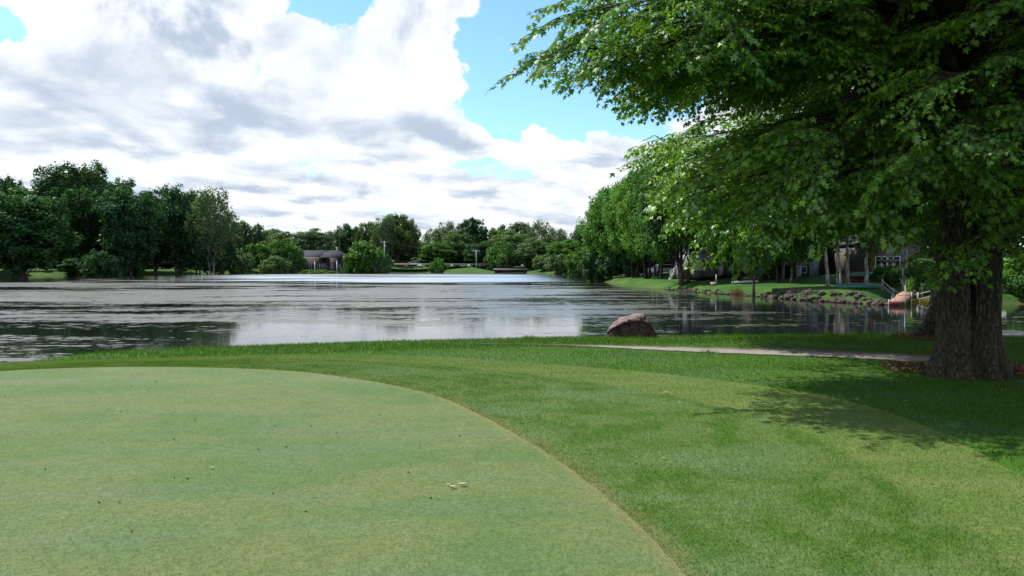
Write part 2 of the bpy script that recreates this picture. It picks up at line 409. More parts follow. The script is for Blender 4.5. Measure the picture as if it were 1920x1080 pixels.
# ------------------------------------------------------------------ putting green, collar and path
A = catmull([P(*q) for q in [(1330, 1170), (1285, 1080), (1200, 990), (1120, 920), (1040, 860), (940, 800), (860, 760), (800, 738), (700, 717), (560, 698), (400, 690.5), (200, 689.5), (0, 697), (-250, 716), (-600, 760)]], 10)
B = catmull([P(*q) for q in [(2500, 1300), (2150, 1010), (1920, 895), (1800, 830), (1700, 786), (1600, 755), (1500, 735), (1350, 714), (1200, 697), (1000, 681), (850, 671), (700, 666), (480, 667), (200, 675), (0, 681), (-250, 694), (-600, 725)]], 10)
A = np.vstack([[1.2, -3.0], [1.1, 0.], A]); B = np.vstack([[4.4, -3.0], B])
A = np.vstack([catmull(A[:3], 6)[:-1], A[2:]])
NS, NTT = 260, 26
Ar, Br = resample(A, NS), resample(B, NS)
Ar[:, 1] += .012*np.sin(np.arange(NS)*2.1)*rng.random(NS); Ar[:, 0] += rng.normal(size=NS)*.005
tt = np.linspace(0, 1, NTT)
G = Ar[:, None]*(1-tt)[None, :, None]+Br[:, None]*tt[None, :, None]
sa = np.r_[0, np.cumsum(np.linalg.norm(np.diff((Ar+Br)/2, axis=0), axis=1))]
V = np.concatenate([G, np.full((NS, NTT, 1), .004)], 2).reshape(-1, 3)
i = (np.arange(NS-1)[:, None]*NTT+np.arange(NTT-1)[None]).ravel()
Q = np.stack([i, i+1, i+NTT+1, i+NTT], 1)
collar = link('mown_collar', np_mesh('mown_collar', V, [Q], {'band': np.tile(tt, NS), 'sa': np.repeat(sa, NTT)}), turf_ground('collar_turf', 'fringe'))
tag(collar, kind='structure')
# green: rim strips + middle
poly = np.vstack([Ar, [[-16, 3], [-15, -3]]])
cen = np.array([-4.5, 3.5])
rings = [0, .025, .07, .15]
VV = []; ed = []
nrm = np.gradient(Ar, axis=0); nrm = np.stack([-nrm[:, 1], nrm[:, 0]], 1); nrm /= np.linalg.norm(nrm, axis=1)[:, None]
if ((cen-Ar[100])*nrm[100]).sum() < 0: nrm = -nrm
for k, r in enumerate(rings):
    p = Ar+nrm*r; VV.append(np.c_[p, np.full(NS, .007+.0015*min(k, 1))]); ed.append(np.full(NS, [1, .9, .35, 0][k]))
p = Ar[:, :]*.0+cen+ (Ar+nrm*.2-cen)*.5; VV.append(np.c_[p, np.full(NS, .0085)]); ed.append(np.zeros(NS))
VV.append(np.array([[cen[0], cen[1], .0085], [-18, 6, .0085], [-18, -4, .0085], [1.0, -4, .0085]])); ed.append(np.zeros(4))
Q = []
for k in range(len(rings)):
    i = k*NS+np.arange(NS-1); Q.append(np.stack([i, i+NS, i+NS+1, i+1], 1))
Q = np.vstack(Q); base = len(rings)*NS; c0 = base+NS
i = base+np.arange(NS-1); T = np.stack([i, np.full(NS-1, c0), i+1], 1)
l0, lm, ll = 0, base, c0
T = np.vstack([T, [[c0, base+NS-1, c0+1], [c0, c0+1, c0+2], [c0, c0+2, c0+3], [c0, c0+3, base]]])
# close the outer gaps left and behind the camera
T = np.vstack([T, [[base+NS-1, 3*NS+NS-1, c0+1], [3*NS, base, c0+3]]])
green = link('putting_green', np_mesh('putting_green', np.vstack(VV), [Q, T], {'edge': np.concatenate(ed)}), turf_ground('green_turf', 'green'))
tag(green, kind='structure')

pt = catmull([P(*q) for q in [(760, 642.5), (900, 645), (1000, 645.8), (1130, 648), (1250, 650.5), (1400, 653.5), (1500, 656), (1620, 660.5), (1760, 668), (1860, 677), (1960, 688), (2200, 715)]], 8)
pb = catmull([P(*q) for q in [(760, 643), (900, 646), (1000, 647.5), (1130, 652), (1250, 658), (1400, 664.5), (1500, 668), (1620, 673.5), (1760, 684), (1860, 696), (1960, 712), (2200, 760)]], 8)
pt, pb = resample(pt, 120), resample(pb, 120)
pt[:, 1] += .07*np.sin(np.arange(120)*.9)*rng.random(120); pb[:, 1] += .05*np.sin(np.arange(120)*1.3)*rng.random(120)
K = 8; tt2 = np.linspace(0, 1, K); G = pt[:, None]*(1-tt2)[None, :, None]+pb[:, None]*tt2[None, :, None]
V = np.concatenate([G, np.full((120, K, 1), .012)], 2).reshape(-1, 3)
i = (np.arange(119)[:, None]*K+np.arange(K-1)[None]).ravel(); Q = np.stack([i, i+1, i+K+1, i+K], 1)
m, nt, out = new_mat('worn_asphalt'); pos = wpos(nt); ac = nt.attr('across')
n = nt.noise(pos, 2.2, 5, .6); n2 = nt.noise(pos, 60, 3, .6)
a = nt.mix(n, (.18, .162, .140), (.265, .245, .215)); a = nt.mix(nt.ss(n2, .4, .7, 0, .4), a, (.12, .105, .095))
a = nt.mix(nt.ss(nt.sep(pos)[0], 2.1, .9), a, (.05, .035, .02)); a = nt.mix(nt.ss(nt.m('ADD', ac, nt.m('MULTIPLY', nt.m('SUBTRACT', n, .5), .6)), .5, .12), a, nt.mix(n, (.060, .042, .032), (.115, .085, .065)))
principled(nt, out, a, .85, .25, nt.bump(n2, .4, .01))
path = link('path', np_mesh('path', V, [Q], {'across': np.tile(tt2, 120)}), m); tag(path, kind='structure')

# ------------------------------------------------------------------ water
m_water, nt, out = new_mat('pond_water'); pos = wpos(nt)
px_, py_, pz_ = nt.sep(pos)
big = nt.noise(nt.map(pos, (.022, .055, 1)), 1., 5, .55, .5)
mid = nt.noise(nt.map(pos, (.10, .34, 1)), 1., 7, .66, .4)
fine = nt.noise(nt.map(pos, (1.6, 3.6, 1)), 1., 4, .65, .6)
cov = nt.m('ADD', nt.m('MULTIPLY_ADD', big, 1.5, -.32), nt.m('ADD', nt.m('MULTIPLY_ADD', mid, 1.7, -.40), nt.m('MULTIPLY', nt.m('ADD', nt.m('MULTIPLY', nt.m('SUBTRACT', fine, .5), nt.ss(py_, 90, 30, .8, 2.4)), .5), .55)))
openn = nt.ss(py_, 64, 34, 0, .12)                          # looser weed near the lawn
far_o = nt.m('MULTIPLY', nt.ss(py_, 98, 112), nt.ss(py_, 215, 190))
rgt = nt.m('MULTIPLY', nt.ss(px_, 2, 16), nt.ss(py_, 33, 45, .35, 1.))
farl = nt.m('MULTIPLY', nt.ss(px_, -60, -85), nt.ss(py_, 105, 130, 0, .25))
cov = nt.m('SUBTRACT', cov, openn); cov = nt.m('SUBTRACT', cov, nt.m('MULTIPLY', rgt, .17)); cov = nt.m('SUBTRACT', cov, nt.m('MULTIPLY', far_o, .26))
cov = nt.m('SUBTRACT', cov, farl)
scum = nt.ss(cov, 1.05, 1.12)
rip = nt.noise(nt.map(pos, (.9, 2.6, 1)), 1.3, 3, .6)
rip2 = nt.noise(nt.map(pos, (2.5, 6., 1)), 2., 2, .5)
bmp = nt.node('ShaderNodeBump'); bmp.inputs['Distance'].default_value = .02; nt.put(bmp.inputs['Height'], nt.m('ADD', rip, nt.m('MULTIPLY', rip2, .35)))
ruff = nt.m('MULTIPLY', nt.m('MULTIPLY', nt.ss(nt.m('ADD', py_, nt.m('MULTIPLY', px_, -.35)), 104, 116), nt.ss(py_, 205, 190)), nt.m('MULTIPLY', nt.ss(nt.m('MULTIPLY_ADD', py_, .42, px_), -6, 14), nt.ss(px_, 12, -2)))
ruff = nt.m('MULTIPLY', ruff, nt.ss(nt.noise(nt.map(pos, (.012, .055, 1)), 1., 5, .6), .36, .50))
nt.put(bmp.inputs['Strength'], .12)
wb = nt.node('ShaderNodeBsdfPrincipled'); wb.inputs['Base Color'].default_value = (.010, .014, .012, 1); wb.inputs['IOR'].default_value = 1.33
nt.put(wb.inputs['Roughness'], nt.m('MULTIPLY_ADD', ruff, .36, .03)); nt.l.new(bmp.outputs[0], wb.inputs['Normal'])
sb = nt.node('ShaderNodeBsdfPrincipled')
tint = nt.mix(nt.ss(nt.noise(pos, .12, 4, .6), .4, .62), (.100, .090, .082), (.138, .126, .108))
tint = nt.mix(nt.m('MULTIPLY', nt.ss(px_, 2, 22), .8), tint, (.085, .10, .045))
tint = nt.mix(nt.ss(fine, .35, .7, .55, 0), tint, (.05, .055, .03))
nt.put(sb.inputs['Base Color'], tint); sb.inputs['Roughness'].default_value = .30; sb.inputs['IOR'].default_value = 1.33; sb.inputs['Specular IOR Level'].default_value = .5
b2 = nt.bump(nt.m('ADD', fine, nt.noise(pos, 9, 3, .6)), .35, .03); nt.put(sb.inputs['Normal'], b2)
mx = nt.node('ShaderNodeMixShader'); nt.put(mx.inputs[0], nt.m('MULTIPLY', scum, nt.m('SUBTRACT', 1., ruff))); nt.l.new(wb.outputs[0], mx.inputs[1]); nt.l.new(sb.outputs[0], mx.inputs[2])
gb = nt.node('ShaderNodeBsdfGlossy'); gb.inputs[0].default_value = (.86, .92, 1, 1); gb.inputs[1].default_value = .42
mx3 = nt.node('ShaderNodeMixShader'); nt.put(mx3.inputs[0], nt.m('MULTIPLY', ruff, .55)); nt.l.new(mx.outputs[0], mx3.inputs[1]); nt.l.new(gb.outputs[0], mx3.inputs[2])
nt.l.new(mx3.outputs[0], out.inputs[0])
lo, hi = LAKE.min(0)-3, LAKE.max(0)+3
wx = np.linspace(lo[0], hi[0], 30); wy = np.linspace(lo[1], hi[1], 30); X, Y = np.meshgrid(wx, wy)
i = (np.arange(29)[:, None]*30+np.arange(29)[None]).ravel()
water = link('water', np_mesh('water', np.stack([X.ravel(), Y.ravel(), np.full(900, WZ)], 1), [np.stack([i, i+1, i+31, i+30], 1)]), m_water); tag(water, kind='structure')

# ------------------------------------------------------------------ grass blades (uncountable)
def blades(name, x, y, z, hmin, hmax, wid, kind, extra=None, lean=.5, mat=None):
    n = len(x); h = rng.uniform(hmin, hmax, n); th = rng.uniform(0, 2*np.pi, n); wv = wid*rng.uniform(.7, 1.3, n)
    cx, sx = np.cos(th)*wv/2, np.sin(th)*wv/2
    la = rng.uniform(0, 2*np.pi, n); ll = lean*h*rng.random(n)
    b0 = np.stack([x-cx, y-sx, z-.002], 1); b1 = np.stack([x+cx, y+sx, z-.002], 1)
    tip = np.stack([x+np.cos(la)*ll, y+np.sin(la)*ll, z+h], 1)
    V = np.stack([b0, b1, tip], 1).reshape(-1, 3); T = np.arange(3*n).reshape(-1, 3)
    at = {'var': rng.random(n)}
    if extra:
        for k, v in extra.items(): at[k] = v
    o = link(name, np_mesh(name, V, [T], at), mat or turf_blades(name+'_mat', kind)); tag(o, kind='stuff'); return o
inview = lambda x, y: (np.abs(x) < .74*y+.6)
# collar blades
n = 520000
s_ = rng.random(n)*(NS-1.001); t_ = rng.random(n); si = s_.astype(int); fr = (s_-si)[:, None]
pA = Ar[si]*(1-fr)+Ar[si+1]*fr; pB = Br[si]*(1-fr)+Br[si+1]*fr
pp = pA*(1-t_)[:, None]+pB*t_[:, None]
k = inview(pp[:, 0], pp[:, 1]) & (pp[:, 1] > 3.2)
g_c = blades('collar_grass', pp[k, 0], pp[k, 1], np.full(k.sum(), .004), .008, .020, .0042, 'fringe', {'band': t_[k], 'sa': np.interp(s_[k], np.arange(NS), sa)}, 1.1)
# rough blades
inner = np.vstack([Br, [[-16, 8], [-16, -4], [4.4, -4]]])
pathpoly = np.vstack([pt, pb[::-1]])
n = 620000
x = rng.uniform(-14, 17, n); y = rng.uniform(5, 20, n)
k = inview(x, y); x, y = x[k], y[k]
k = ~inside(inner, x, y) & ~inside(LAKE, x, y); x, y = x[k], y[k]
k = ~inside(pathpoly, x, y); x, y = x[k], y[k]
z = height(x, y)
k = z > -.55; x, y, z = x[k], y[k], z[k]
dl = dist(LAKE, x, y)
k = (dl < 3.4) & (y < 19)
g_r = blades('rough_grass', x[~k], y[~k], z[~k], .015, .038, .007, 'rough', None, .9)
g_b = blades('bank_grass', x[k], y[k], z[k], .025, .07, .009, 'rough', None, .6, g_r.data.materials[0])
# short nap of the green close to the viewer
n = 230000
x = rng.uniform(-6, 2, n); y = 3.2+6.5*rng.random(n)**1.5
gp = np.vstack([Ar, [[-18, 6], [-18, -4], [1, -4]]])
k = inview(x, y) & inside(gp, x, y)
g_g = blades('green_nap', x[k], y[k], np.full(k.sum(), .0085), .002, .006, .003, 'green', {'edge': np.clip(1-dist(Ar, x[k], y[k], False)/.12, 0, 1)}, 1.6)

# ------------------------------------------------------------------ foliage and bark
f_dark = foliage('dark_leaves', (.034, .092, .032), (.054, .130, .034), (.028, .082, .046), .30)
f_far = foliage('hazy_far_leaves', (.088, .150, .062), (.118, .185, .058), (.078, .138, .082), .30, scale=.12)  # paler than nearer leaves: distance haze put into the colour
f_pale = foliage('pale_new_leaves', (.080, .140, .055), (.105, .165, .06), (.080, .130, .070), .35, scale=.12)
f_bush = foliage('bush_leaves', (.062, .145, .028), (.100, .205, .032), (.050, .125, .040), .35, scale=.4)
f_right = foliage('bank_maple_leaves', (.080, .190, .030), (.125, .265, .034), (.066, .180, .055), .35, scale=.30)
f_rdark = foliage('shaded_maple_leaves', (.042, .110, .022), (.065, .155, .026), (.040, .105, .036), .32, scale=.30)  # darker copy of the bank maple leaves, shade put into the colour
f_maple = foliage('maple_leaves', (.088, .205, .018), (.165, .300, .022), (.060, .160, .036), .34, .45, scale=.8, gl=.035)
b_dark = bark('dark_bark', (.075, .062, .05), .5, .6, 5)
b_pale = bark('pale_bark', (.27, .26, .24), .5, .5, 5)
b_far = bark('far_bark', (.13, .12, .105), .3, .4, 5)
b_maple = bark('furrowed_bark', (.085, .076, .058), 1.0, 1.0, 15)

def leaf_quads(P0, N, size, elong=1.5):
    """kite shaped leaves: P0 centres, N normals"""
    n = len(P0); r = rng.normal(size=(n, 3)); N = N/(np.linalg.norm(N, axis=1)[:, None]+1e-9)
    a = np.cross(N, r); a /= np.linalg.norm(a, axis=1)[:, None]+1e-9; b = np.cross(N, a)
    s = (size*rng.uniform(.6, 1.35, n))[:, None]
    V = np.stack([P0-a*s*elong*.5, P0-b*s*.5+a*s*.1, P0+a*s*elong*.5, P0+b*s*.5+a*s*.1], 1).reshape(-1, 3)
    return V, np.arange(4*n).reshape(-1, 4)
def crown_lobes(H, W, zb, nl, shape):
    """lobe centres and radii filling a crown of height H, width W starting at zb"""
    out = []; hz_ = (H-zb)/2; cz = zb+hz_
    tries = 0
    while len(out) < nl and tries < nl*80:
        tries += 1
        d = rng.normal(size=3); d /= np.linalg.norm(d); rr = rng.uniform(.45, .86)
        if shape == 'spread' and d[2] < -.75: continue
        q = d*rr
        zf = q[2]
        wf = 1.0
        if shape == 'tall': wf = 1-.25*max(0, zf)
        if shape == 'cone': wf = 1-.45*max(-.2, zf)
        c = np.array([q[0]*W/2*wf, q[1]*W/2*wf, cz+q[2]*hz_])
        r = W*rng.uniform(.15, .235)*(1.15 if rr < .6 else .9)
        if shape == 'spiky': r *= .52
        if all(np.linalg.norm((c-o[0])/[1, 1, 1.2]) > .42*(r+o[1]) for o in out) or tries > nl*40: out.append((c, r))
    return out
def gen_tree(name, H, W, zb, nl, nleaf, leaf, fm, bm, shape='round', stems=1, tr=.25, limbs=True, sub=0, lean=0., el=1.5, vz=.85):
    root = empty(name, (0, 0, 0)); lob = crown_lobes(H, W, zb, nl, shape)
    t = MB(); tops = []
    for k in range(stems):
        ang = k/stems*6.28+rng.random(); off = 0 if stems == 1 else tr*1.1
        p0 = np.array([math.cos(ang)*off, math.sin(ang)*off, -.5]); top = np.array([math.cos(ang)*W*.13*(stems > 1)+lean*H*.5, math.sin(ang)*W*.13*(stems > 1), H*.80])
        ts = np.linspace(0, 1, 12)[:, None]; wob = np.cumsum(rng.normal(size=(12, 3))*[.03, .03, 0], 0)*H*.11; wob[:2] = 0
        pts = p0*(1-ts)+top*ts+wob; rad = tr*(1-.86*ts[:, 0])*(1 if stems == 1 else .7); rad[0] *= 1.5; rad[1] *= 1.12
        pts[:, :2] += (ts**1.0-ts)*0
        t.tube(pts, rad, 9); tops.append((pts, rad))
    if limbs:
        for j, (c, r) in enumerate(lob):
            pts, rad = tops[j % stems]
            zt = max(zb*.75, c[2]-.55*np.linalg.norm(c[:2]-pts[5, :2])-.08*H); zt = min(zt, H*.75)
            i = int(np.argmin(abs(pts[:, 2]-zt))); s0 = pts[i]
            u = np.linspace(0, 1, 7)[:, None]; mid = s0*.45+c*.55+np.array([0, 0, -.08*np.linalg.norm(c-s0)])
            cu_ = s0*(1-u)**2+2*mid*u*(1-u)+(c+[0, 0, r*.6])*u**2
            t.tube(cu_, np.linspace(rad[i]*.5, .025, 7), 5, False)
            for _ in range(sub):
                d = rng.normal(size=3); d[2] = abs(d[2])+.4; d /= np.linalg.norm(d)
                a = cu_[rng.integers(3, 7)]; t.tube([a, a+d*r*.9+[0, 0, .1*r], a+d*r*1.7+[0, 0, .4*r]], [.03, .02, .008], 3, False)
    t.build('trunk', bm, root, smooth=True)
    w8 = np.array([r*r for c, r in lob]); cnt = (nleaf*w8/w8.sum()).astype(int)
    PP, NN, VR = [], [], []
    for (c, r), m in zip(lob, cnt):
        d = rng.normal(size=(m, 3)); d /= np.linalg.norm(d, axis=1)[:, None]
        # each lobe is itself a handful of tufts
        nt_ = 9; td = rng.normal(size=(nt_, 3)); td /= np.linalg.norm(td, axis=1)[:, None]; ti = rng.integers(0, nt_, m)
        loc = td[ti]*r*.62+d*r*.50*rng.random(m)[:, None]**.45
        loc[:, 2] *= {'spiky': 1.9, 'tall': 1.35}.get(shape, vz)
        PP.append(c+loc); NN.append(d+[0, 0, .55]+rng.normal(size=(m, 3))*.45); VR.append(np.clip(rng.random(nt_)[ti]*.5+rng.random(m)*.5, 0, 1))
    PP, NN, VR = map(np.vstack, (PP, NN, [v[:, None] for v in VR]))
    V, Q = leaf_quads(PP, NN, leaf, el)
    link('crown', np_mesh('crown', V, [Q], {'var': VR[:, 0]}), fm, root)
    root['H'] = H; root['W'] = W
    return root
USED = set()
def place(proto, px, D, top, wpx, label, group, cat='tree', mat=None, name=None, zoff=0., lean=0, H=None, W=None, base=None):
    x = XD(px, D); z = gz(x, D)+zoff if base is None else base
    if proto.name in USED: o = copy_tree(proto)
    else: o = proto; USED.add(proto.name)
    Hh = H or (ZD(top, D)-z); Ww = W or wpx/F*D
    o.location = (x, D, z); o.rotation_euler = (lean*.3, lean, random.uniform(0, 6.28) if not lean else 0)
    o.scale = (Ww/proto['W'], Ww/proto['W'], Hh/proto['H'])
    tag(o, label, cat, group)
    if mat:
        for ch in o.children:
            if ch.name.startswith('crown'):
                for s in ch.material_slots: s.link = 'OBJECT'; s.material = mat
    if name: o.name = name
    return o

# prototypes -----------------------------------------------------------------
def far_protos():
    d = {}
    d['round'] = gen_tree('broadleaf_tree', 18, 13, .9, 52, 20000, .37, f_far, b_far, 'round', tr=.3)
    d['round2'] = gen_tree('broadleaf_tree', 18, 12, .2, 50, 20000, .37, f_far, b_far, 'round', tr=.28)
    d['tall'] = gen_tree('tall_tree', 24, 13, 1.8, 70, 24000, .36, f_dark, b_far, 'tall', tr=.4, stems=2)
    d['tall2'] = gen_tree('tall_tree', 24, 12, .8, 66, 24000, .36, f_dark, b_far, 'tall', tr=.35)
    d['spiky'] = gen_tree('slender_tree', 22, 11, 2.5, 100, 14000, .34, f_far, b_far, 'spiky', tr=.28, stems=2, sub=2, el=1.7)
    d['sparse'] = gen_tree('sparse_tree', 22, 13, 3.5, 105, 7000, .32, f_pale, b_pale, 'spiky', tr=.26, stems=3, sub=4, el=1.8)
    d['bush'] = gen_tree('shrub', 6, 8, .0, 26, 6500, .34, f_bush, b_far, 'round', tr=.10, stems=3)
    d['bush2'] = gen_tree('shrub', 6, 8, .0, 20, 6000, .32, f_bush, b_far, 'round', tr=.10, stems=3)
    return d
PR = far_protos()
g1 = 'dark trees on the left bank'; g2 = 'trees behind the far shore'; g3 = 'shrubs along the far shore'; g4 = 'trees on the right bank'
L = [  # proto, px, D, top, width, label, group, mat
 ('tall', -150, 185, 300, 190, 'dark broad tree just past the left edge of the left wood', g1, f_dark),
 ('tall2', -60, 176, 318, 150, 'dark dense tree at the extreme left of the left bank', g1, f_dark),
 ('round2', 45, 168, 345, 165, 'low wide dark green tree with foliage almost down to the lawn on the left bank', g1, f_dark),
 ('spiky', 12, 192, 322, 90, 'thin topped dark tree rising behind the low wide tree at far left', g1, f_dark),
 ('tall2', 112, 198, 298, 105, 'tallest tree of the left wood, with a rounded double top', g1, f_dark),
 ('tall', 168, 203, 300, 105, 'tall tree with small sky gaps beside the tallest tree of the left wood', g1, f_dark),
 ('spiky', 150, 192, 345, 100, 'loose open tree with sky showing through below the tallest crowns', g1, f_dark),
 ('tall', 222, 200, 330, 110, 'dark tree with fine pointed twigs right of the tallest crowns', g1, f_dark),
 ('round', 245, 188, 345, 120, 'broad dark tree with a thick black trunk on the left bank lawn', g1, f_dark),
 ('tall2', 292, 206, 348, 90, 'dark upright tree in the middle of the left wood', g1, f_dark),
 ('tall', 335, 200, 345, 95, 'dark tree with thin pale trunks above the white bench', g1, f_dark),
 ('sparse', 398, 196, 343, 105, 'half bare tree with pale branches at the right end of the left wood', g1, None),
 ('spiky', 372, 204, 352, 85, 'dark slender tree just left of the half bare tree', g1, f_dark),
 ('round2', 395, 200, 415, 85, 'dark green lower tree under the half bare tree', g1, f_dark),
 ('spiky', 430, 225, 432, 60, 'small dark tree behind the shrubs beyond the left wood', g2, f_far),
 ('spiky', 457, 245, 409, 44, 'little loose topped tree standing just right of the left wood', g2, f_far),
 ('spiky', 486, 255, 415, 36, 'second little loose topped tree right of the left wood', g2, f_far),
 ('round', 520, 330, 428, 110, 'low distant tree mass, rounded, left of the brown house', g2, f_far),
 ('round', 470, 260, 438, 80, 'mid green round tree behind the left shrubs', g2, f_far),
 ('round2', 586, 268, 425, 82, 'soft round tree right behind the left end of the brown roof', g2, f_far),
 ('sparse', 625, 285, 428, 60, 'grey half bare tree behind the roof aerial', g2, None),
 ('round', 655, 275, 418, 62, 'dark tree behind the right end of the brown roof', g2, f_dark),
 ('spiky', 690, 272, 412, 62, 'dark loose tree between the roof and the tallest far crown', g2, f_far),
 ('spiky', 745, 268, 396, 90, 'tallest crown of the far shore, above the pole with the transformer', g2, f_far),
 ('round', 755, 275, 408, 75, 'dense part of the far wood under the tallest far crown', g2, f_far),
 ('sparse', 722, 262, 402, 60, 'pale trunked thin tree left of the tallest far crown', g2, None),
 ('sparse', 815, 290, 425, 62, 'thin greyish tree at the dip in the far treeline', g2, f_far),
 ('round', 818, 262, 452, 75, 'low round tree beneath the dip in the far treeline', g2, f_bush),
 ('sparse', 842, 288, 411, 66, 'pale bare topped tree right of the dip in the far treeline', g2, None),
 ('spiky', 888, 276, 404, 74, 'tall dark loose tree above the thin pole', g2, f_dark),
 ('round', 860, 270, 428, 70, 'grey green round tree left of the thin pole', g2, f_far),
 ('round2', 905, 262, 450, 70, 'dark tree right behind the thin pole', g2, f_dark),
 ('round', 938, 285, 420, 60, 'dark green tree above the left end of the bridge', g2, f_far),
 ('round2', 955, 268, 430, 80, 'wide rounded tree behind the bridge', g2, f_far),
 ('bush', 938, 246, 453, 60, 'bright green small tree left of the bridge', g2, f_bush),
 ('spiky', 975, 292, 412, 70, 'fine twigged tree high above the bridge', g2, f_far),
 ('sparse', 1010, 278, 410, 74, 'grey brown half bare tree right above the bridge', g2, f_pale),
 ('sparse', 1046, 272, 424, 58, 'small grey half bare tree right of the bridge', g2, None),
 ('round', 1000, 250, 446, 80, 'olive tree at the right end of the bridge', g2, f_far),
 ('round', 1060, 232, 448, 78, 'warm green round tree at the right end of the far shore', g2, f_bush),
 ('round2', 1100, 240, 424, 60, 'dark tree where the far shore meets the right bank', g2, f_dark),
 ('spiky', 1090, 262, 418, 50, 'loose tree in the right corner of the far shore', g2, f_far),
 ('round', 1150, 230, 420, 90, 'tree hidden mostly behind the right point', g2, f_far),
 ('bush', 448, 209, 466, 58, 'grey green willow shrub leaning over the left water edge', g3, f_far),
 ('bush2', 492, 222, 452, 70, 'light green shrub left of the brown house', g3, f_bush),
 ('bush', 535, 226, 448, 62, 'taller light green shrub left of the brown house', g3, f_bush),
 ('bush2', 554, 228, 462, 44, 'greyish shrub touching the left corner of the brown house', g3, f_far),
 ('bush', 517, 214, 480, 60, 'low dark shrub on the water edge left of the brown house', g3, f_far),
 ('bush', 688, 224, 452, 82, 'round bright green shrub tree right of the brown house', g3, f_bush),
 ('bush2', 657, 228, 486, 34, 'low shrub at the right corner of the brown house', g3, f_bush),
 ('bush2', 715, 222, 478, 46, 'dark shrub beside the round bright green one', g3, f_far),
 ('bush', 820, 232, 484, 34, 'small shrub on the embankment below the road', g3, f_bush),
 ('bush', 1020, 224, 478, 46, 'silvery green shrub right of the bridge', g3, f_pale),
 ('bush2', 1050, 214, 476, 60, 'dark green shrub overhanging the water right of the bridge', g3, f_far),
 ('bush', 1088, 205, 466, 62, 'broad green shrub in the right corner of the lake', g3, f_bush),
 ('bush2', 1118, 190, 470, 50, 'shrub tucked behind the tip of the right bank', g3, f_far),
 ('bush', 178, 178, 470, 62, 'dark shrub on the left bank water edge, mid green top', g3, f_dark),
 ('bush2', 212, 180, 476, 46, 'dark small leaved shrub left of the thick black trunk', g3, f_dark),
 ('bush', 140, 183, 485, 50, 'low dark shrub near the left bank lawn', g3, f_dark),
 ('bush', 600, 222, 505.5, 80, 'low hedge of shrubs under the windows of the brown house', g3, f_bush),
 ('bush', 262, 190, 487, 20, 'small pale green sapling right of the thick black trunk', g3, f_bush),
]
for pr, px, D, top, wd, lab, grp, mt in L:
    nm = {'bush': 'shrub', 'bush2': 'shrub', 'round': 'broadleaf_tree', 'round2': 'broadleaf_tree', 'tall': 'tall_tree', 'tall2': 'tall_tree', 'spiky': 'slender_tree', 'sparse': 'sparse_tree'}[pr]
    place(PR[pr], px, D, top, wd, lab, grp, 'shrub' if nm == 'shrub' else 'tree', mt, nm)
# backing rows of woodland, each tree its own thing
k = 0
for px in np.arange(-420, 1180, 46):
    D = 330+rng.uniform(-20, 30) if px > 420 else 240+rng.uniform(-10, 20)
    top = (452+rng.uniform(-8, 8)) if px > 420 else 405+rng.uniform(-15, 15)
    o = place(PR[['round', 'round2'][k % 2]], px+rng.uniform(-10, 10), D, top, 75 if px > 420 else 95, 'tree of the dim back row of woodland, half hidden behind the shore trees', 'back row of woodland', 'tree', f_far if px > 420 else f_dark, 'broadleaf_tree'); k += 1

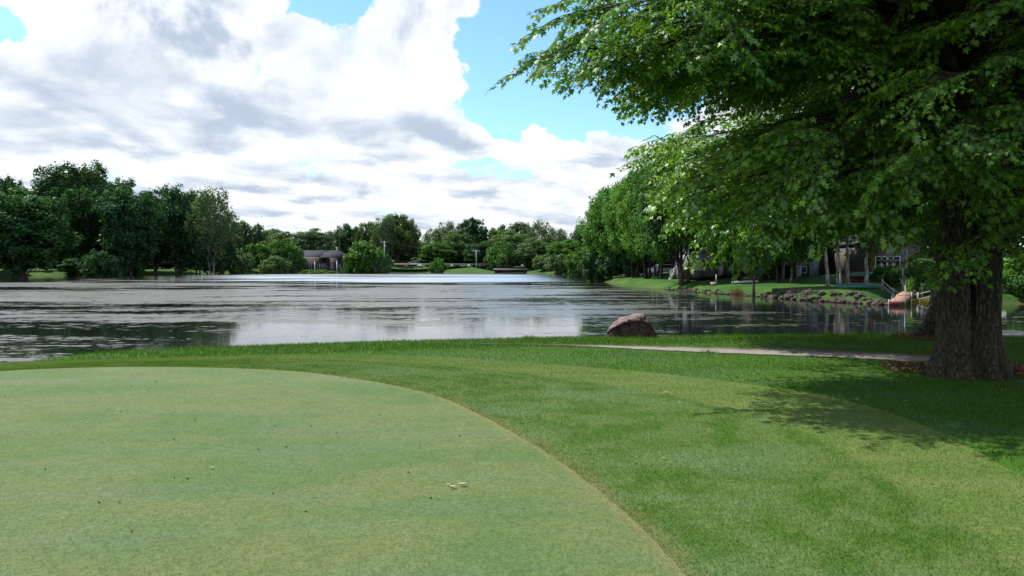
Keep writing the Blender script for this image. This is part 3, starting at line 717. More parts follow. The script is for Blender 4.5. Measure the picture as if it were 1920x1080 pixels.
# right bank ------------------------------------------------------------------
PM = {}
PM['a'] = gen_tree('bank_tree', 18, 13, 2.2, 64, 42000, .27, f_right, b_dark, 'round', tr=.34, stems=2)
PM['b'] = gen_tree('bank_tree', 18, 13, 2.2, 60, 42000, .27, f_right, b_dark, 'spread', tr=.40, stems=3)
PM['c'] = gen_tree('bank_tree', 18, 12, 2.4, 60, 40000, .27, f_right, b_dark, 'tall', tr=.30)
PM['y'] = gen_tree('young_maple', 8, 7, 1.6, 30, 16000, .20, f_right, b_dark, 'round', tr=.16)
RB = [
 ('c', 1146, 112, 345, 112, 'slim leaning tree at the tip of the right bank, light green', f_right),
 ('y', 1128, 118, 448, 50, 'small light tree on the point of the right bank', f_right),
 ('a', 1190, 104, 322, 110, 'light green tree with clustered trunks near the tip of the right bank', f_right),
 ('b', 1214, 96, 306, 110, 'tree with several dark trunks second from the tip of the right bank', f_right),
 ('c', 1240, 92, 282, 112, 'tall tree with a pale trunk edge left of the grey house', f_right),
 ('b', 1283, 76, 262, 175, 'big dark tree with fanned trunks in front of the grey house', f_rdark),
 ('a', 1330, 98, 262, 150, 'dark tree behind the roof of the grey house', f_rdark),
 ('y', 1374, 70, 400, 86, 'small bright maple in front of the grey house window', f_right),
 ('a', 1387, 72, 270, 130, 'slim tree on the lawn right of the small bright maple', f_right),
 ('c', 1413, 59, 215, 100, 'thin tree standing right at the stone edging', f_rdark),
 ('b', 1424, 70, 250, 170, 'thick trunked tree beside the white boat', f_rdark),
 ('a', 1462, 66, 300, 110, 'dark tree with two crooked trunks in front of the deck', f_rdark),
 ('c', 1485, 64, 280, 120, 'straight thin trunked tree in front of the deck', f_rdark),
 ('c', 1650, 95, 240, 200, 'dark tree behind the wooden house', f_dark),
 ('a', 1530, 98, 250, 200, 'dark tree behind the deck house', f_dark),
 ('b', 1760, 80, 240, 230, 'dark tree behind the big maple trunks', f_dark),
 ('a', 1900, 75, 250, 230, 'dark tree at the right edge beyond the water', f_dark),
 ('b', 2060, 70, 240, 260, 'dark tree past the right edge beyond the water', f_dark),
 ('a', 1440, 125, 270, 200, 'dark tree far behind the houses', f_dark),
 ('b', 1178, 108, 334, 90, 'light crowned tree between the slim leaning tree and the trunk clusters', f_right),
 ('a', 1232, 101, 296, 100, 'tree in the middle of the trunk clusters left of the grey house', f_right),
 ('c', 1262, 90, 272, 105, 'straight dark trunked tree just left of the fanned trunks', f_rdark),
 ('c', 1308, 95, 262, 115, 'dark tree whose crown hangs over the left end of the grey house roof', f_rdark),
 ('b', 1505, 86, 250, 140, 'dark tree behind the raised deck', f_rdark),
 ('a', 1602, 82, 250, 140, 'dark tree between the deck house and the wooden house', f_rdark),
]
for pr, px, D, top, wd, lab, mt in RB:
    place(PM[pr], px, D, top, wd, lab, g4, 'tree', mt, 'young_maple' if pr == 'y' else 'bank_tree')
def pale_trunk_tree(px, D, top, wpx, rpx, label, lean=0, seed=0):
    x = XD(px, D); H = ZD(top, D)-gz(x, D)
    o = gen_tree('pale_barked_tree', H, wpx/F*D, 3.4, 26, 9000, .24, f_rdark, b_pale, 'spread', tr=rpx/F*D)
    o.location = (x, D, gz(x, D)); o.rotation_euler = (0, lean, 0); tag(o, label, 'tree', g4)
pale_trunk_tree(1553, 58, 300, 130, 3.8, 'pale barked leaning tree at the left of the pale trunks by the stone bank', -.10)
pale_trunk_tree(1577, 59, 320, 90, 2.4, 'pale thin trunk between the leaning one and the pair on the stone bank', -.04)
pale_trunk_tree(1590, 61, 330, 80, 4.3, 'pale thick straight trunk right of the leaning pale tree')
pale_trunk_tree(1571, 60, 350, 60, 1.8, 'thin pale stem hugging the thick straight pale trunk', -.05)
pale_trunk_tree(1625, 59, 290, 120, 3.8, 'pale blotched trunk in front of the wooden house')
pale_trunk_tree(1696, 56, 280, 100, 5, 'thick grey trunk beside the dock')
pale_trunk_tree(1691, 55.4, 360, 50, 1.2, 'very thin whitish stem in front of the grey trunk by the dock')
# shrubs by the right bank
def rshrub(px, D, top, wpx, label, mt, seed=0):
    o = place(PR['bush' if seed % 2 else 'bush2'], px, D, top, wpx, label, 'shrubs on the right bank', 'shrub', mt, 'shrub'); return o
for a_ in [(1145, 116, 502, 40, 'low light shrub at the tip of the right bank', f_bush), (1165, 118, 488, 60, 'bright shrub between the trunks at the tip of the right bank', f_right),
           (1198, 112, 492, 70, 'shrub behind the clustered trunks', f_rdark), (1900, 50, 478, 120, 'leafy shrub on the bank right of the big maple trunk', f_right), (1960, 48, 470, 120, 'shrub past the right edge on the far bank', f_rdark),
           (1440, 72, 500, 40, 'dark shrub under the deck', f_dark), (1662, 60, 498, 60, 'dark round shrub below the wooden house window', f_rdark), (1735, 55, 492, 70, 'dark shrub behind the dock rail', f_rdark), (1706, 52, 520, 18, 'little bright shrub at the head of the dock', f_right),
           (1760, 60, 480, 120, 'dark tangle of shrubs behind the big trunk', f_rdark)]:
    rshrub(*a_)

# ------------------------------------------------------------------ the two big maples
LF = np.array([(0, 0, 0), (.50, .10, -.06), (.24, .30, .02), (.56, .62, -.10), (.19, .56, .02), (0, 1., -.14), (-.19, .56, .02), (-.56, .62, -.10), (-.24, .30, .02), (-.50, .10, -.06), (0, .36, .05)])
LT = np.array([(10, k, k+1) for k in range(9)]+[(10, 9, 0)])
LF2 = np.array([(0, 0, 0), (.48, .40, -.07), (.16, .5, .02), (0, 1., -.12), (-.16, .5, .02), (-.48, .40, -.07)])
LT2 = np.array([(0, 1, 2), (0, 2, 3), (0, 3, 4), (0, 4, 5)])
def spray_proto(LV, LTri, size, L=.95, step=.075):
    """a drooping twig with side twigs and leaves in pairs; along +x"""
    tw = []; tips = []
    def twig(p0, d, L, droop):
        n = 7; t = np.linspace(0, 1, n)[:, None]; pts = p0+d*L*t+np.array([0, 0, -1])*droop*L*t**2
        tw.append((pts, np.linspace(.006, .002, n))); m = max(2, int(L/step))
        for k in range(m):
            f = .18+.82*(k+rng.random()*.5)/m; q = p0+d*L*f+np.array([0, 0, -1])*droop*L*f*f
            side = np.array([-d[1], d[0], 0])
            for sg in (-1, 1): tips.append((q, d*.55+side*sg*rng.uniform(.5, 1)))
        tips.append((pts[-1], d))
        return pts
    p = twig(np.zeros(3), np.array([1., 0, .05]), L, .38)
    for k, f in enumerate(np.linspace(.2, .85, 6)):
        i = int(f*6); ang = (1 if k % 2 else -1)*rng.uniform(.55, .95)
        twig(p[i], np.array([math.cos(ang), math.sin(ang), rng.uniform(-.1, .15)]), L*rng.uniform(.30, .5), rng.uniform(.25, .5))
    V, T, va = [], [], []
    for q, d in tips:
        s = size*rng.uniform(.45, 1.3); d = d/np.linalg.norm(d)
        pet = q+d*s*.5+[0, 0, -s*.22]
        y = d+np.array([0, 0, -rng.uniform(.35, 1.5)])+rng.normal(size=3)*.25; y /= np.linalg.norm(y)
        nrm_ = np.array([0, 0, 1.])+d*.5+rng.normal(size=3)*.35
        xax = np.cross(y, nrm_); xax /= np.linalg.norm(xax); zax = np.cross(xax, y)
        M = np.stack([xax, y, zax]); V.append(LV*s @ M+pet); T.append(LTri+len(V)*len(LV)-len(LV)); va.append(np.full(len(LTri), rng.random()))
    b = MB()
    for pts, r in tw: b.tube(pts[::2], r[::2], 3, False)
    return np.vstack(V), np.vstack(T), np.concatenate(va), np.vstack(b.V), np.vstack(b.Q)
def bez(a, b, c, n): t = np.linspace(0, 1, n)[:, None]; return a*(1-t)**2+2*b*t*(1-t)+c*t*t
def maple(name, stems, ends, protos, per, trunk_mb, size_sc=1., sub=(.25, .95)):
    root = name
    br = MB(); CV, CT, CA = [], [], []; off = 0; BV, BQ = [], []; boff = 0
    for E in ends:
        E = np.array(E, float)
        st = min(stems, key=lambda s_: np.linalg.norm(s_[0][len(s_[0])//2][:2]-E[:2])+rng.random()*.5)
        pts, rad = st
        hzt = np.clip(E[2]*.55+1.6+rng.uniform(-.6, .8), 2.7, pts[-1, 2]-.3)
        i = int(np.argmin(abs(pts[:, 2]-hzt))); s0 = pts[i]; ln = np.linalg.norm(E-s0)
        mid = s0*.5+E*.5+np.array([0, 0, .20*ln]); mid[:2] += rng.normal(size=2)*.25
        c = bez(s0, mid, E, 14); br.tube(c, np.linspace(min(rad[i]*.55, .03+.016*ln), .009, 14), 7, False)
        tan = np.gradient(c, axis=0); tan /= np.linalg.norm(tan, axis=1)[:, None]
        m = max(5, int(per*ln))
        for k in range(m):
            f = rng.uniform(.28, 1.0)**.85*13 if k else 13; j = min(int(f), 12); fr = f-j
            q = c[j]*(1-fr)+c[min(j+1, 13)]*fr; d = tan[j].copy(); d[2] *= .3
            yaw = rng.uniform(-1.5, 1.5) if k else 0
            cc, ss_ = math.cos(yaw), math.sin(yaw); h = np.array([d[0]*cc-d[1]*ss_, d[0]*ss_+d[1]*cc, 0]); h /= np.linalg.norm(h)+1e-9
            sl_ = rng.uniform(*sub)*(1.15-f/13*.55) if k else .15
            e = q+h*sl_+np.array([0, 0, rng.uniform(-.28, .22)*sl_])
            br.tube([q, (q+e)/2+[0, 0, .06*sl_], e], [.011, .009, .006], 4, False)
            pr = protos[rng.integers(len(protos))]
            pit = rng.uniform(-.1, .55); roll = rng.normal()*.3; s = rng.uniform(.75, 1.2)*size_sc
            X_ = np.array([h[0]*math.cos(pit), h[1]*math.cos(pit), -math.sin(pit)]); Y_ = np.cross([0, 0, 1.], X_); Y_ /= np.linalg.norm(Y_); Z_ = np.cross(X_, Y_)
            Y2 = Y_*math.cos(roll)+Z_*math.sin(roll); Z2 = np.cross(X_, Y2); M = np.stack([X_, Y2, Z2])*s
            CV.append(pr[0] @ M+e); CT.append(pr[1]+off); CA.append(np.clip(pr[2]*.75+rng.random()*.25, 0, 1)); off += len(pr[0])
            BV.append(pr[3] @ M+e); BQ.append(pr[4]+boff); boff += len(pr[3])
    br.add(np.vstack(BV), np.vstack(BQ))
    trunk_mb.build('trunk', b_maple, root, smooth=True)
    br.build('branches', b_dark, root, smooth=True)
    link('crown', np_mesh('crown', np.vstack(CV).astype(np.float32), [np.vstack(CT)], {'var': np.concatenate(CA)}), f_maple, root)
    print('maple leaves tris', len(np.vstack(CT)))

def stem_mesh(mb, cpts, rads, n=120, m=150, flare=None, seed=0, ridge=.018):
    """furrowed stem: centre line cpts (k,3), radii at same points"""
    c = catmull(cpts, 12); r = catmull(np.c_[rads, rads], 12)[:, 0]
    c = resample(np.c_[c, r], m); r = c[:, 3]; c = c[:, :3]
    th = np.arange(n)/n*2*np.pi
    V = np.zeros((m, n, 3))
    ph = rng.uniform(0, 6.28, 8)
    for a_ in range(m):
        z = c[a_, 2]; rr = np.full(n, r[a_])
        fl = math.exp(-max(z, -.2)/.26)
        lob = .5+.5*np.cos(th*5+ph[0]+.4*np.sin(z*2))+.35*np.cos(th*8+ph[1])
        rr = rr*(1+.05*np.cos(2*th+ph[2]+z*.3)+.035*np.cos(5*th+ph[3]-z*.5))+fl*(.10+.17*lob)*(flare or 1)
        for q in range(n):
            x_, y_ = math.cos(th[q])*r[a_], math.sin(th[q])*r[a_]
            w_ = mnoise.noise(Vector((x_*5+seed, y_*5, z*1.1)))*.9
            nz = mnoise.noise(Vector((x_*24+seed+w_, y_*24+w_, z*2.6)))
            rd = 1-abs(nz)*3.2
            rr[q] += ridge*max(rd, -.8)*.8+ridge*.8*mnoise.noise(Vector((x_*9+seed, y_*9, z*1.5)))
        V[a_, :, 0] = c[a_, 0]+np.cos(th)*rr; V[a_, :, 1] = c[a_, 1]+np.sin(th)*rr; V[a_, :, 2] = c[a_, 2]
    i = np.arange(m-1)[:, None]*n; j = np.arange(n)[None]; k_ = (j+1) % n
    Q = np.stack([i+j, i+k_, i+n+k_, i+n+j], -1).reshape(-1, 4)
    mb.add(V.reshape(-1, 3), Q)
    return c, r
D1 = 10.7
def at1(px, py): return np.array([XD(px, D1), D1, ZD(py, D1)])
tm = MB()
sA = stem_mesh(tm, [at1(1790, 720)+[0, 0, -.1], at1(1790, 690), at1(1790, 620), at1(1787, 500), at1(1788, 350), at1(1786, 150), at1(1780, -100), [6.1, 10.6, 8.5]], [.205, .20, .19, .185, .18, .175, .16, .10], 130, 170, .75, 0)
sB = stem_mesh(tm, [at1(1842, 720)+[0, .05, -.1], at1(1842, 690), at1(1844, 620), at1(1848, 500), at1(1856, 350), at1(1866, 150), at1(1880, -100), [7.6, 11, 9.2]], [.235, .225, .205, .19, .185, .175, .16, .10], 130, 170, .85, 9)
root1 = empty('maple_tree', (0, 0, 0))
PRO = [spray_proto(LF, LT, .071, .85, .052) for _ in range(7)]
ends = []
# left silhouette tips as the photo shows them, each at its own distance
for px, py, D in [(1045, 30, 9.2), (1085, 62, 10.2), (1085, 112, 9.6), (1100, 160, 9.0), (1140, 205, 10.0), (1235, 215, 10.4), (1120, 15, 8.6), (1160, 110, 8.8), (1180, 165, 9.6), (1110, -40, 9.6), (1150, -70, 9), (1210, 60, 8.6), (1220, 130, 9.4), (1265, 180, 9.2), (1150, 60, 11), (1200, 190, 10.8), (1130, 130, 10.8)]:
    px += 50+(50 if py < 50 else 0); py -= 12
    if py > 140: px += 62; py -= 34
    ends.append((XD(px, D), D, ZD(py, D)))
cx0, cy0, cz0, ra, rb_, rc = 6.9, 10.7, 8.2, 6.1, 6.0, 6.6
cnt = 0
while cnt < 195:
    d = rng.normal(size=3); d /= np.linalg.norm(d); f = rng.uniform(.72, 1.)
    e = np.array([cx0+d[0]*ra*f, cy0+d[1]*rb_*f, cz0+d[2]*rc*f])
    if e[2] < 1.9: continue
    if e[2] > 11 and rng.random() < .65: continue
    if e[1] < 4.6: continue
    ppx = 960+e[0]/e[1]*F; ppy = HY-(e[2]-CAMZ)/e[1]*F
    if ppx < 1215+max(0, ppy)*.33: continue
    if ppy > 352 or (ppy > 290 and ppx > 1690 and e[1] < 10.9): continue
    ends.append(tuple(e)); cnt += 1
for px, py, D in [(1800, 452, 9.9), (1858, 470, 9.9), (1915, 440, 9.8), (1960, 330, 9.0), (1970, 400, 9.6), (1720, 280, 8.8), (1660, 345, 9.2), (1600, 350, 9.6), (1500, 355, 9.8), (1420, 365, 10.2), (1560, 290, 9), (1380, 340, 10.6), (1450, 350, 10), (1350, 320, 10.6), (1640, 370, 9.8), (1860, 200, 8.4), (1760, 150, 8.2)]:
    ends.append((XD(px, D), D, ZD(py, D)))
ends_small = [(1795, 505, 9.9), (1850, 540, 10.0), (1840, 470, 10.0), (1900, 520, 9.9)]
tag(root1, 'big double trunked maple with furrowed bark in the right foreground', 'tree')
maple(root1, [sA, sB], ends, PRO, 3.7, tm)

D2 = 16.6
tm2 = MB()
def at2(px, py): return np.array([XD(px, D2), D2, ZD(py, D2)])
sC = stem_mesh(tm2, [at2(1776, 650), at2(1776, 620), at2(1780, 520), at2(1782, 400), at2(1785, 200), at2(1790, 0), [10, 16.6, 10]], [.42, .40, .34, .32, .30, .27, .12], 90, 90, 1.6, 4)
root2 = empty('maple_tree', (0, 0, 0)); tag(root2, 'second maple standing just behind the double trunked one, nearer the water', 'tree')
PRO2 = [spray_proto(LF2, LT2, .115, 1.05, .08) for _ in range(6)]
ends = []; cnt = 0
for px, py, D in [(1262, 262, 15.6), (1250, 300, 16), (1290, 330, 15.4), (1310, 360, 15.8), (1345, 385, 15.5), (1370, 420, 15.2), (1330, 280, 15), (1390, 400, 14.8), (1440, 410, 15), (1420, 425, 15.6), (1500, 405, 15.4), (1290, 240, 17), (1275, 335, 16.6), (1355, 400, 16.6), (1560, 425, 15.5), (1640, 430, 15.2), (1710, 420, 14.8)]:
    px += 45
    ends.append((XD(px, D), D, ZD(py, D)))
while cnt < 150:
    d = rng.normal(size=3); d /= np.linalg.norm(d); f = rng.uniform(.7, 1.)
    e = np.array([9.9+d[0]*6.6*f, 16.9+d[1]*5.6*f, 7.6+d[2]*6.2*f])
    if e[2] < 2.0 or (e[2] > 10.5 and rng.random() < .6): continue
    ppx = 960+e[0]/e[1]*F; ppy = HY-(e[2]-CAMZ)/e[1]*F
    if ppx < 1330 or ppx < 1400 and (ppy < 240 or ppy > 330): continue
    if ppy > 395: continue
    ends.append(tuple(e)); cnt += 1
maple(root2, [sC], ends, PRO2, 2.5, tm2, 1.1)

# ------------------------------------------------------------------ props and buildings
m_white = simple('white_paint', (.62, .63, .63), .5, .08, 6)
m_offw = simple('weathered_white', (.55, .56, .55), .6, .12, 4)
m_brownwall = simple('dark_brown_siding', (.05, .028, .03), .8, .2, 2)
m_roof = simple('dark_shingles', (.020, .019, .028), .85, .25, 2)
m_wood = simple('grey_timber', (.26, .235, .20), .8, .3, 5, bump=.2, stretch=(1, 1, 6))
m_deck = simple('red_brown_deck_boards', (.32, .175, .12), .7, .18, 4)
m_brick = simple('rusty_brown', (.14, .045, .03), .8, .3, 3)
m_dk = simple('dark_void_timber', (.022, .018, .016), .9, .3, 2)
m_conc = simple('pale_concrete', (.42, .40, .37), .85, .15, 3)
m_galv = simple('galvanised_steel', (.24, .25, .26), .5, .1, 6, metal=.3)
m_green = simple('green_boat_hull', (.018, .10, .065), .35, .15, 3, spec=.5)
m_black = simple('black_rubber', (.015, .015, .015), .6, .1, 3)
m_red = simple('red_car_paint', (.42, .05, .04), .35, .08, 3, spec=.5)
m_whitecar = simple('white_car_paint', (.70, .70, .70), .35, .04, 3, spec=.5)
m_wire = simple('cable_black', (.05, .05, .05), .6, .1, 3)
m_glass, nt, out = new_mat('window_glass'); b_ = principled(nt, out, (.02, .024, .03), .06, .6)
def siding(name, col, pitch=.14, horiz=True):
    m, nt, out = new_mat(name); co = nt.node('ShaderNodeTexCoord').outputs['Object']
    x_, y_, z_ = nt.sep(co); c_ = z_ if horiz else nt.m('ADD', x_, y_)
    fr = nt.m('FRACT', nt.m('DIVIDE', c_, pitch)); n = nt.noise(co, 2.5, 4, .6)
    a = nt.mix(n, tuple(c*.85 for c in col), tuple(min(1, c*1.12) for c in col))
    principled(nt, out, nt.mix(nt.ss(fr, .12, .0), a, tuple(c*.35 for c in col)), .7, .3, nt.bump(fr, .5, .02)); return m
m_blue = siding('pale_blue_siding', (.26, .31, .35)); m_blue2 = siding('grey_green_skirting', (.17, .21, .22))
m_log = siding('grey_brown_siding', (.10, .085, .072), .2); m_taupe = siding('taupe_siding', (.13, .115, .11), .18)
m_brown2 = siding('brown_house_siding', (.055, .030, .034), .3, False)

def window(par, x, z, w_, h_, ydir, y, n=1, frame=m_white, fw=.07):
    """window in an x-z wall at y, facing -y (local)"""
    f = MB(); fy = y-.03
    f.box((x, fy, z+h_/2+fw/2), (w_+2*fw, .08, fw)); f.box((x, fy, z-h_/2-fw/2), (w_+2*fw, .10, fw))
    for s in (-1, 1): f.box((x+s*(w_/2+fw/2), fy, z), (fw, .08, h_))
    for k in range(1, n): f.box((x-w_/2+w_*k/n, fy, z), (fw*.8, .07, h_))
    o = f.build('window', frame, par)
    g = MB(); g.box((x, y-.012, z), (w_, .02, h_)); g.build('pane', m_glass, o); return o
def hip_roof(mb, x0, x1, y0, y1, z0, h, ov=.5, hip=None):
    x0 -= ov; x1 += ov; y0 -= ov; y1 += ov; r = hip if hip is not None else (y1-y0)/2; ym = (y0+y1)/2
    V = [(x0, y0, z0), (x1, y0, z0), (x1, y1, z0), (x0, y1, z0), (x0+r, ym, z0+h), (x1-r, ym, z0+h)]
    V += [(a, b, c-.14) for a, b, c in V[:4]]
    mb.add(V, [[0, 1, 5, 4], [2, 3, 4, 5], [0, 6, 7, 1], [1, 7, 8, 2], [2, 8, 9, 3], [3, 9, 6, 0], [6, 9, 8, 7]], [[1, 2, 5], [3, 0, 4]])

# brown house across the lake
Dh = 233.; hx = XD(608, Dh); hzb = gz(hx, Dh+1)-.1
h = empty('brown_house', (hx, Dh, hzb)); tag(h, 'long low brown house with dark hipped roof on the far shore', 'house')
s_ = Dh/F
def hxp(px): return (px-608)*s_
zt = ZD(483, Dh)-hzb
w1 = MB(); w1.box(((hxp(565)+hxp(616))/2, 4, zt/2), (hxp(616)-hxp(565), 8, zt)); w1.build('wall', m_brown2, h)
w2 = MB(); w2.box(((hxp(613.5)+hxp(643))/2, 2.6, zt/2), (hxp(643)-hxp(613.5), 8, zt)); w2.build('wall', m_brown2, h)
r1 = MB(); hip_roof(r1, hxp(560), hxp(616), 0, 8, zt, 2.35, .6, 1.2); rf = r1.build('roof', m_roof, h)
r2 = MB(); hip_roof(r2, hxp(605), hxp(643), -1.4, 6.6, zt+.03, 2.28, .6, 2.2); r2.build('roof', m_roof, h)
fb = MB(); fb.box((hxp(591), -.66, zt-.08), (hxp(617)-hxp(560)-1.2, .06, .2)); fb.build('gutter', m_offw, h)
for px, wd in [(582.5, 3.4), (598, 3), (604.8, 3), (611, 2.6)]: window(h, hxp(px), zt*.55, wd*s_*.8, 1.5, -1, 0, 1, m_offw, .14)
for px, wd in [(624.5, 3.2), (639, 2.6)]: window(h, hxp(px), zt*.5, wd*s_*.8, 1.5, -1, -1.4, 1, m_offw, .14)
for px0, px1, hh in [(579, 586.5, 1.25), (592, 603.5, 1.35), (621, 632, 1.3), (617, 621, .9)]:
    f = MB(); n = max(2, int((hxp(px1)-hxp(px0))/.9))
    for k in range(n): f.box((hxp(px0)+(k+.5)*(hxp(px1)-hxp(px0))/n, -2.4, hh/2), ((hxp(px1)-hxp(px0))/n-.05, .08, hh))
    f.box(((hxp(px0)+hxp(px1))/2, -2.33, hh*.8), (hxp(px1)-hxp(px0), .06, .1)); f.build('balcony_screen', m_offw, h)
for px in (594.0, 635): f = MB(); f.box((hxp(px), -2.2, zt*.42), (.28, .28, zt*.84)); f.box((hxp(px), -2.2, zt*.86), (.4, .4, .1)); f.build('porch_post', m_offw, h)
c_ = MB(); c_.tube([(hxp(628.5), 2.6, zt+1.6), (hxp(628.5), 2.6, zt+3.0)], .16, 10); c_.tube([(hxp(628.5), 2.6, zt+3.0), (hxp(628.5), 2.6, zt+3.25)], [.28, .2], 10); c_.build('chimney', m_offw, h)
for px, zz in ((578, 2.2), (606.5, 1.5)): c_ = MB(); c_.tube([(hxp(px), 3.6 if px < 600 else 2, zt+1.), (hxp(px), 3.6 if px < 600 else 2, zt+zz)], .1, 8); c_.build('vent_pipe', m_offw, h)
an = empty('roof_aerial', (XD(610.5, Dh+4), Dh+4, hzb+zt+2.2)); tag(an, 'thin television aerial standing on the dark roof of the brown house', 'aerial')
a_ = MB(); a_.tube([(0, 0, -.1), (0, 0, 2.1)], .045, 6); a_.build('mast', m_galv, an)
a_ = MB(); a_.tube([(-.8, 0, 1.6), (.8, 0, 1.6)], .03, 5); a_.tube([(-.5, 0, 2.0), (.6, 0, 2.0)], .025, 5)
for k in range(5): a_.tube([(-.7+k*.35, -.45, 1.6), (-.7+k*.35, .45, 1.6)], .015, 4)
a_.build('antenna_rods', m_galv, an)

# road, guard rail, bridge
Dr = 250.; zr_ = 1.28
V = []; n_ = 60
for k in range(n_):
    x = -62+k*(125/(n_-1)); V += [(x, 246.4, gz(x, 246.4)+.05), (x, 252.5, gz(x, 252.5)+.05)]
i = np.arange(n_-1)*2; mroad = simple('asphalt_road', (.055, .055, .058), .85, .2, 1.5)
V = np.array(V); V[:, 2] = np.maximum(V[:, 2], 1.22); V = V[V[:, 0] > -64]
rd = link('road', np_mesh('road', V, [np.stack([i, i+2, i+3, i+1], 1)]), mroad); tag(rd, kind='structure')
rl = empty('guard_rail', (0, 245.6, 0)); tag(rl, 'long pale guard rail along the road above the grass embankment', 'guard rail')
xa, xb = XD(738, 245.6), XD(932, 245.6)
mbx = MB(); mbx.box(((xa+xb)/2, 0, 1.28+.62), (xb-xa, .06, .30)); mbx.build('rail', m_conc, rl)
for k in range(18): f = MB(); f.box((xa+.3+k*(xb-xa-.6)/17, .1, 1.28+.25), (.12, .12, .95)); f.build('post', m_galv, rl)
Db = 229.; bx0, bx1 = XD(929, Db), XD(986, Db); bz = ZD(504.5, Db)
br_ = empty('road_bridge', ((bx0+bx1)/2, Db, WZ)); tag(br_, 'small dark bridge with a pale edge beam over the lake inlet', 'bridge')
L_ = bx1-bx0
f = MB(); f.box((0, 4.5, bz-WZ-.25), (L_+1, 9, .35)); f.build('deck', m_dk, br_)
f = MB(); f.box((0, -.05, bz-WZ-.08), (L_+1.2, .25, .42)); f.build('edge_beam', simple('pinkish_concrete', (.34, .27, .28), .8, .15, 2), br_)
f = MB(); f.box((0, .5, bz-WZ-.62), (L_, .4, .5)); f.build('girder', m_dk, br_)
for s in (-1, 1):
    f = MB(); f.box((s*(L_/2-.2), 4.5, (bz-WZ)/2-.4), (.9, 9, bz-WZ)); f.build('abutment', m_dk, br_)
f = MB(); f.tube([(-L_/2, 0, bz-WZ+1.0), (L_/2, 0, bz-WZ+1.0)], .05, 6); f.tube([(-L_/2, 0, bz-WZ+.6), (L_/2, 0, bz-WZ+.6)], .04, 6)
for k in range(9): f.box((-L_/2+.2+k*(L_-.4)/8, 0, bz-WZ+.57), (.09, .09, .9))
f.build('railing', m_dk, br_)

def pole(px, D, top, label, cross=1, trans=False, r=.14, mat=None, wood=m_offw):
    x = XD(px, D); z0 = gz(x, D); H = ZD(top, D)-z0
    p = empty('utility_pole', (x, D, z0)); tag(p, label, 'pole', None)
    f = MB(); f.tube([(0, 0, -.3), (0, 0, H)], [r, r*.7], 9); f.build('post', wood, p)
    if cross:
        f = MB(); f.box((0, -.12, H-.35), (2.5, .1, .13)); cb = f.build('crossarm', wood, p)
        g = MB()
        for q in (-1.1, -.4, .4, 1.1): g.tube([(q, -.12, H-.28), (q, -.12, H-.08)], [.05, .03], 6)
        g.build('insulator', m_galv, cb)
    if trans: f = MB(); f.tube([(.35, -.15, H-2.1), (.35, -.15, H-1.2)], .28, 10); f.build('transformer', m_galv, p)
    return x, z0+H
p1 = pole(893, 243, 469, 'slim pale pole with a crossarm on the far bank left of the bridge', r=.12)
p2 = pole(721, 243, 452, 'pale leaning pole carrying a transformer right of the round bright shrub', trans=True)
p3 = pole(636.5, 246, 428, 'thin tall pale post rising behind the brown house roof', cross=0, r=.045, wood=m_wood)
def wire(a, b, sag, label):
    t = np.linspace(0, 1, 26); A_, B_ = np.array(a), np.array(b)
    pts = A_*(1-t)[:, None]+B_*t[:, None]; pts[:, 2] -= sag*4*t*(1-t)
    f = MB(); f.tube(pts, .028, 4, False); o = f.build('power_cable', m_wire); tag(o, label, 'cable', 'cables between the far poles')
for q in (-1.1, 1.1): wire((p2[0]+q, 242.9, p2[1]-.1), (p1[0]+q, 242.9, p1[1]-.1), 1.0, 'thin dark cable strung between the two far poles, %s wire of the pair' % ('left' if q < 0 else 'right'))
wire((p1[0]+1.1, 242.9, p1[1]-.1), (XD(1010, 246), 246, ZD(484, 246)), .6, 'dark cable running from the slim pole toward the trees right of the bridge')

def car(px, D, z, mat, label, s=1, rz=0):
    c = empty('parked_car', (XD(px, D), D, z), rz); tag(c, label, 'car', 'cars beyond the far road')
    prof = [(-2.2, .3), (2.2, .3), (2.25, .75), (1.5, .9), (.9, 1.4), (-1.0, 1.42), (-1.7, .95), (-2.25, .85)]
    V = [(a, y, b) for y in (-.85, .85) for a, b in prof]; n = len(prof)
    f = MB(); f.add(V, [[k, (k+1) % n, n+(k+1) % n, n+k] for k in range(n)], [[0, k+1, k] for k in range(1, n-1)]+[[n, n+k, n+k+1] for k in range(1, n-1)]); f.build('body', mat, c)
    g = MB(); g.add([(.95, -.87, .92), (1.35, -.87, .92), (.85, -.87, 1.3), (-.95, -.87, 1.33), (-1.4, -.87, .95)], None, [[0, 1, 2], [0, 2, 3], [0, 3, 4]]); g.build('side_window', m_glass, c)
    for q in (-1.4, 1.4):
        for y in (-.86, .86): t_ = MB(); t_.tube([(q, y-.08, .32), (q, y+.08, .32)], .32, 12); t_.build('wheel', m_black, c)
car(760, 258, 1.35, m_red, 'small red car beyond the road right of the transformer pole')
car(772.5, 260, 1.4, m_whitecar, 'pale car next to the red one beyond the far road', rz=.1)

# benches on the left bank
def bench(px, D, label, w_):
    x = XD(px, D); b = empty('garden_bench', (x, D, gz(x, D))); tag(b, label, 'bench', 'pale benches on the left bank')
    f = MB(); f.box((0, 0, .48), (w_, .5, .07)); f.build('seat', m_offw, b); f = MB(); f.box((0, .25, .78), (w_, .06, .5)); f.build('backrest', m_offw, b)
    for s in (-1, 1): f = MB(); f.box((s*(w_/2-.1), 0, .23), (.1, .45, .46)); f.build('leg', m_offw, b)
bench(294.5, 196, 'wider white bench on the grass of the left bank', 1.15); bench(330.5, 204, 'smaller white bench, right of the wider one on the left bank', .8)

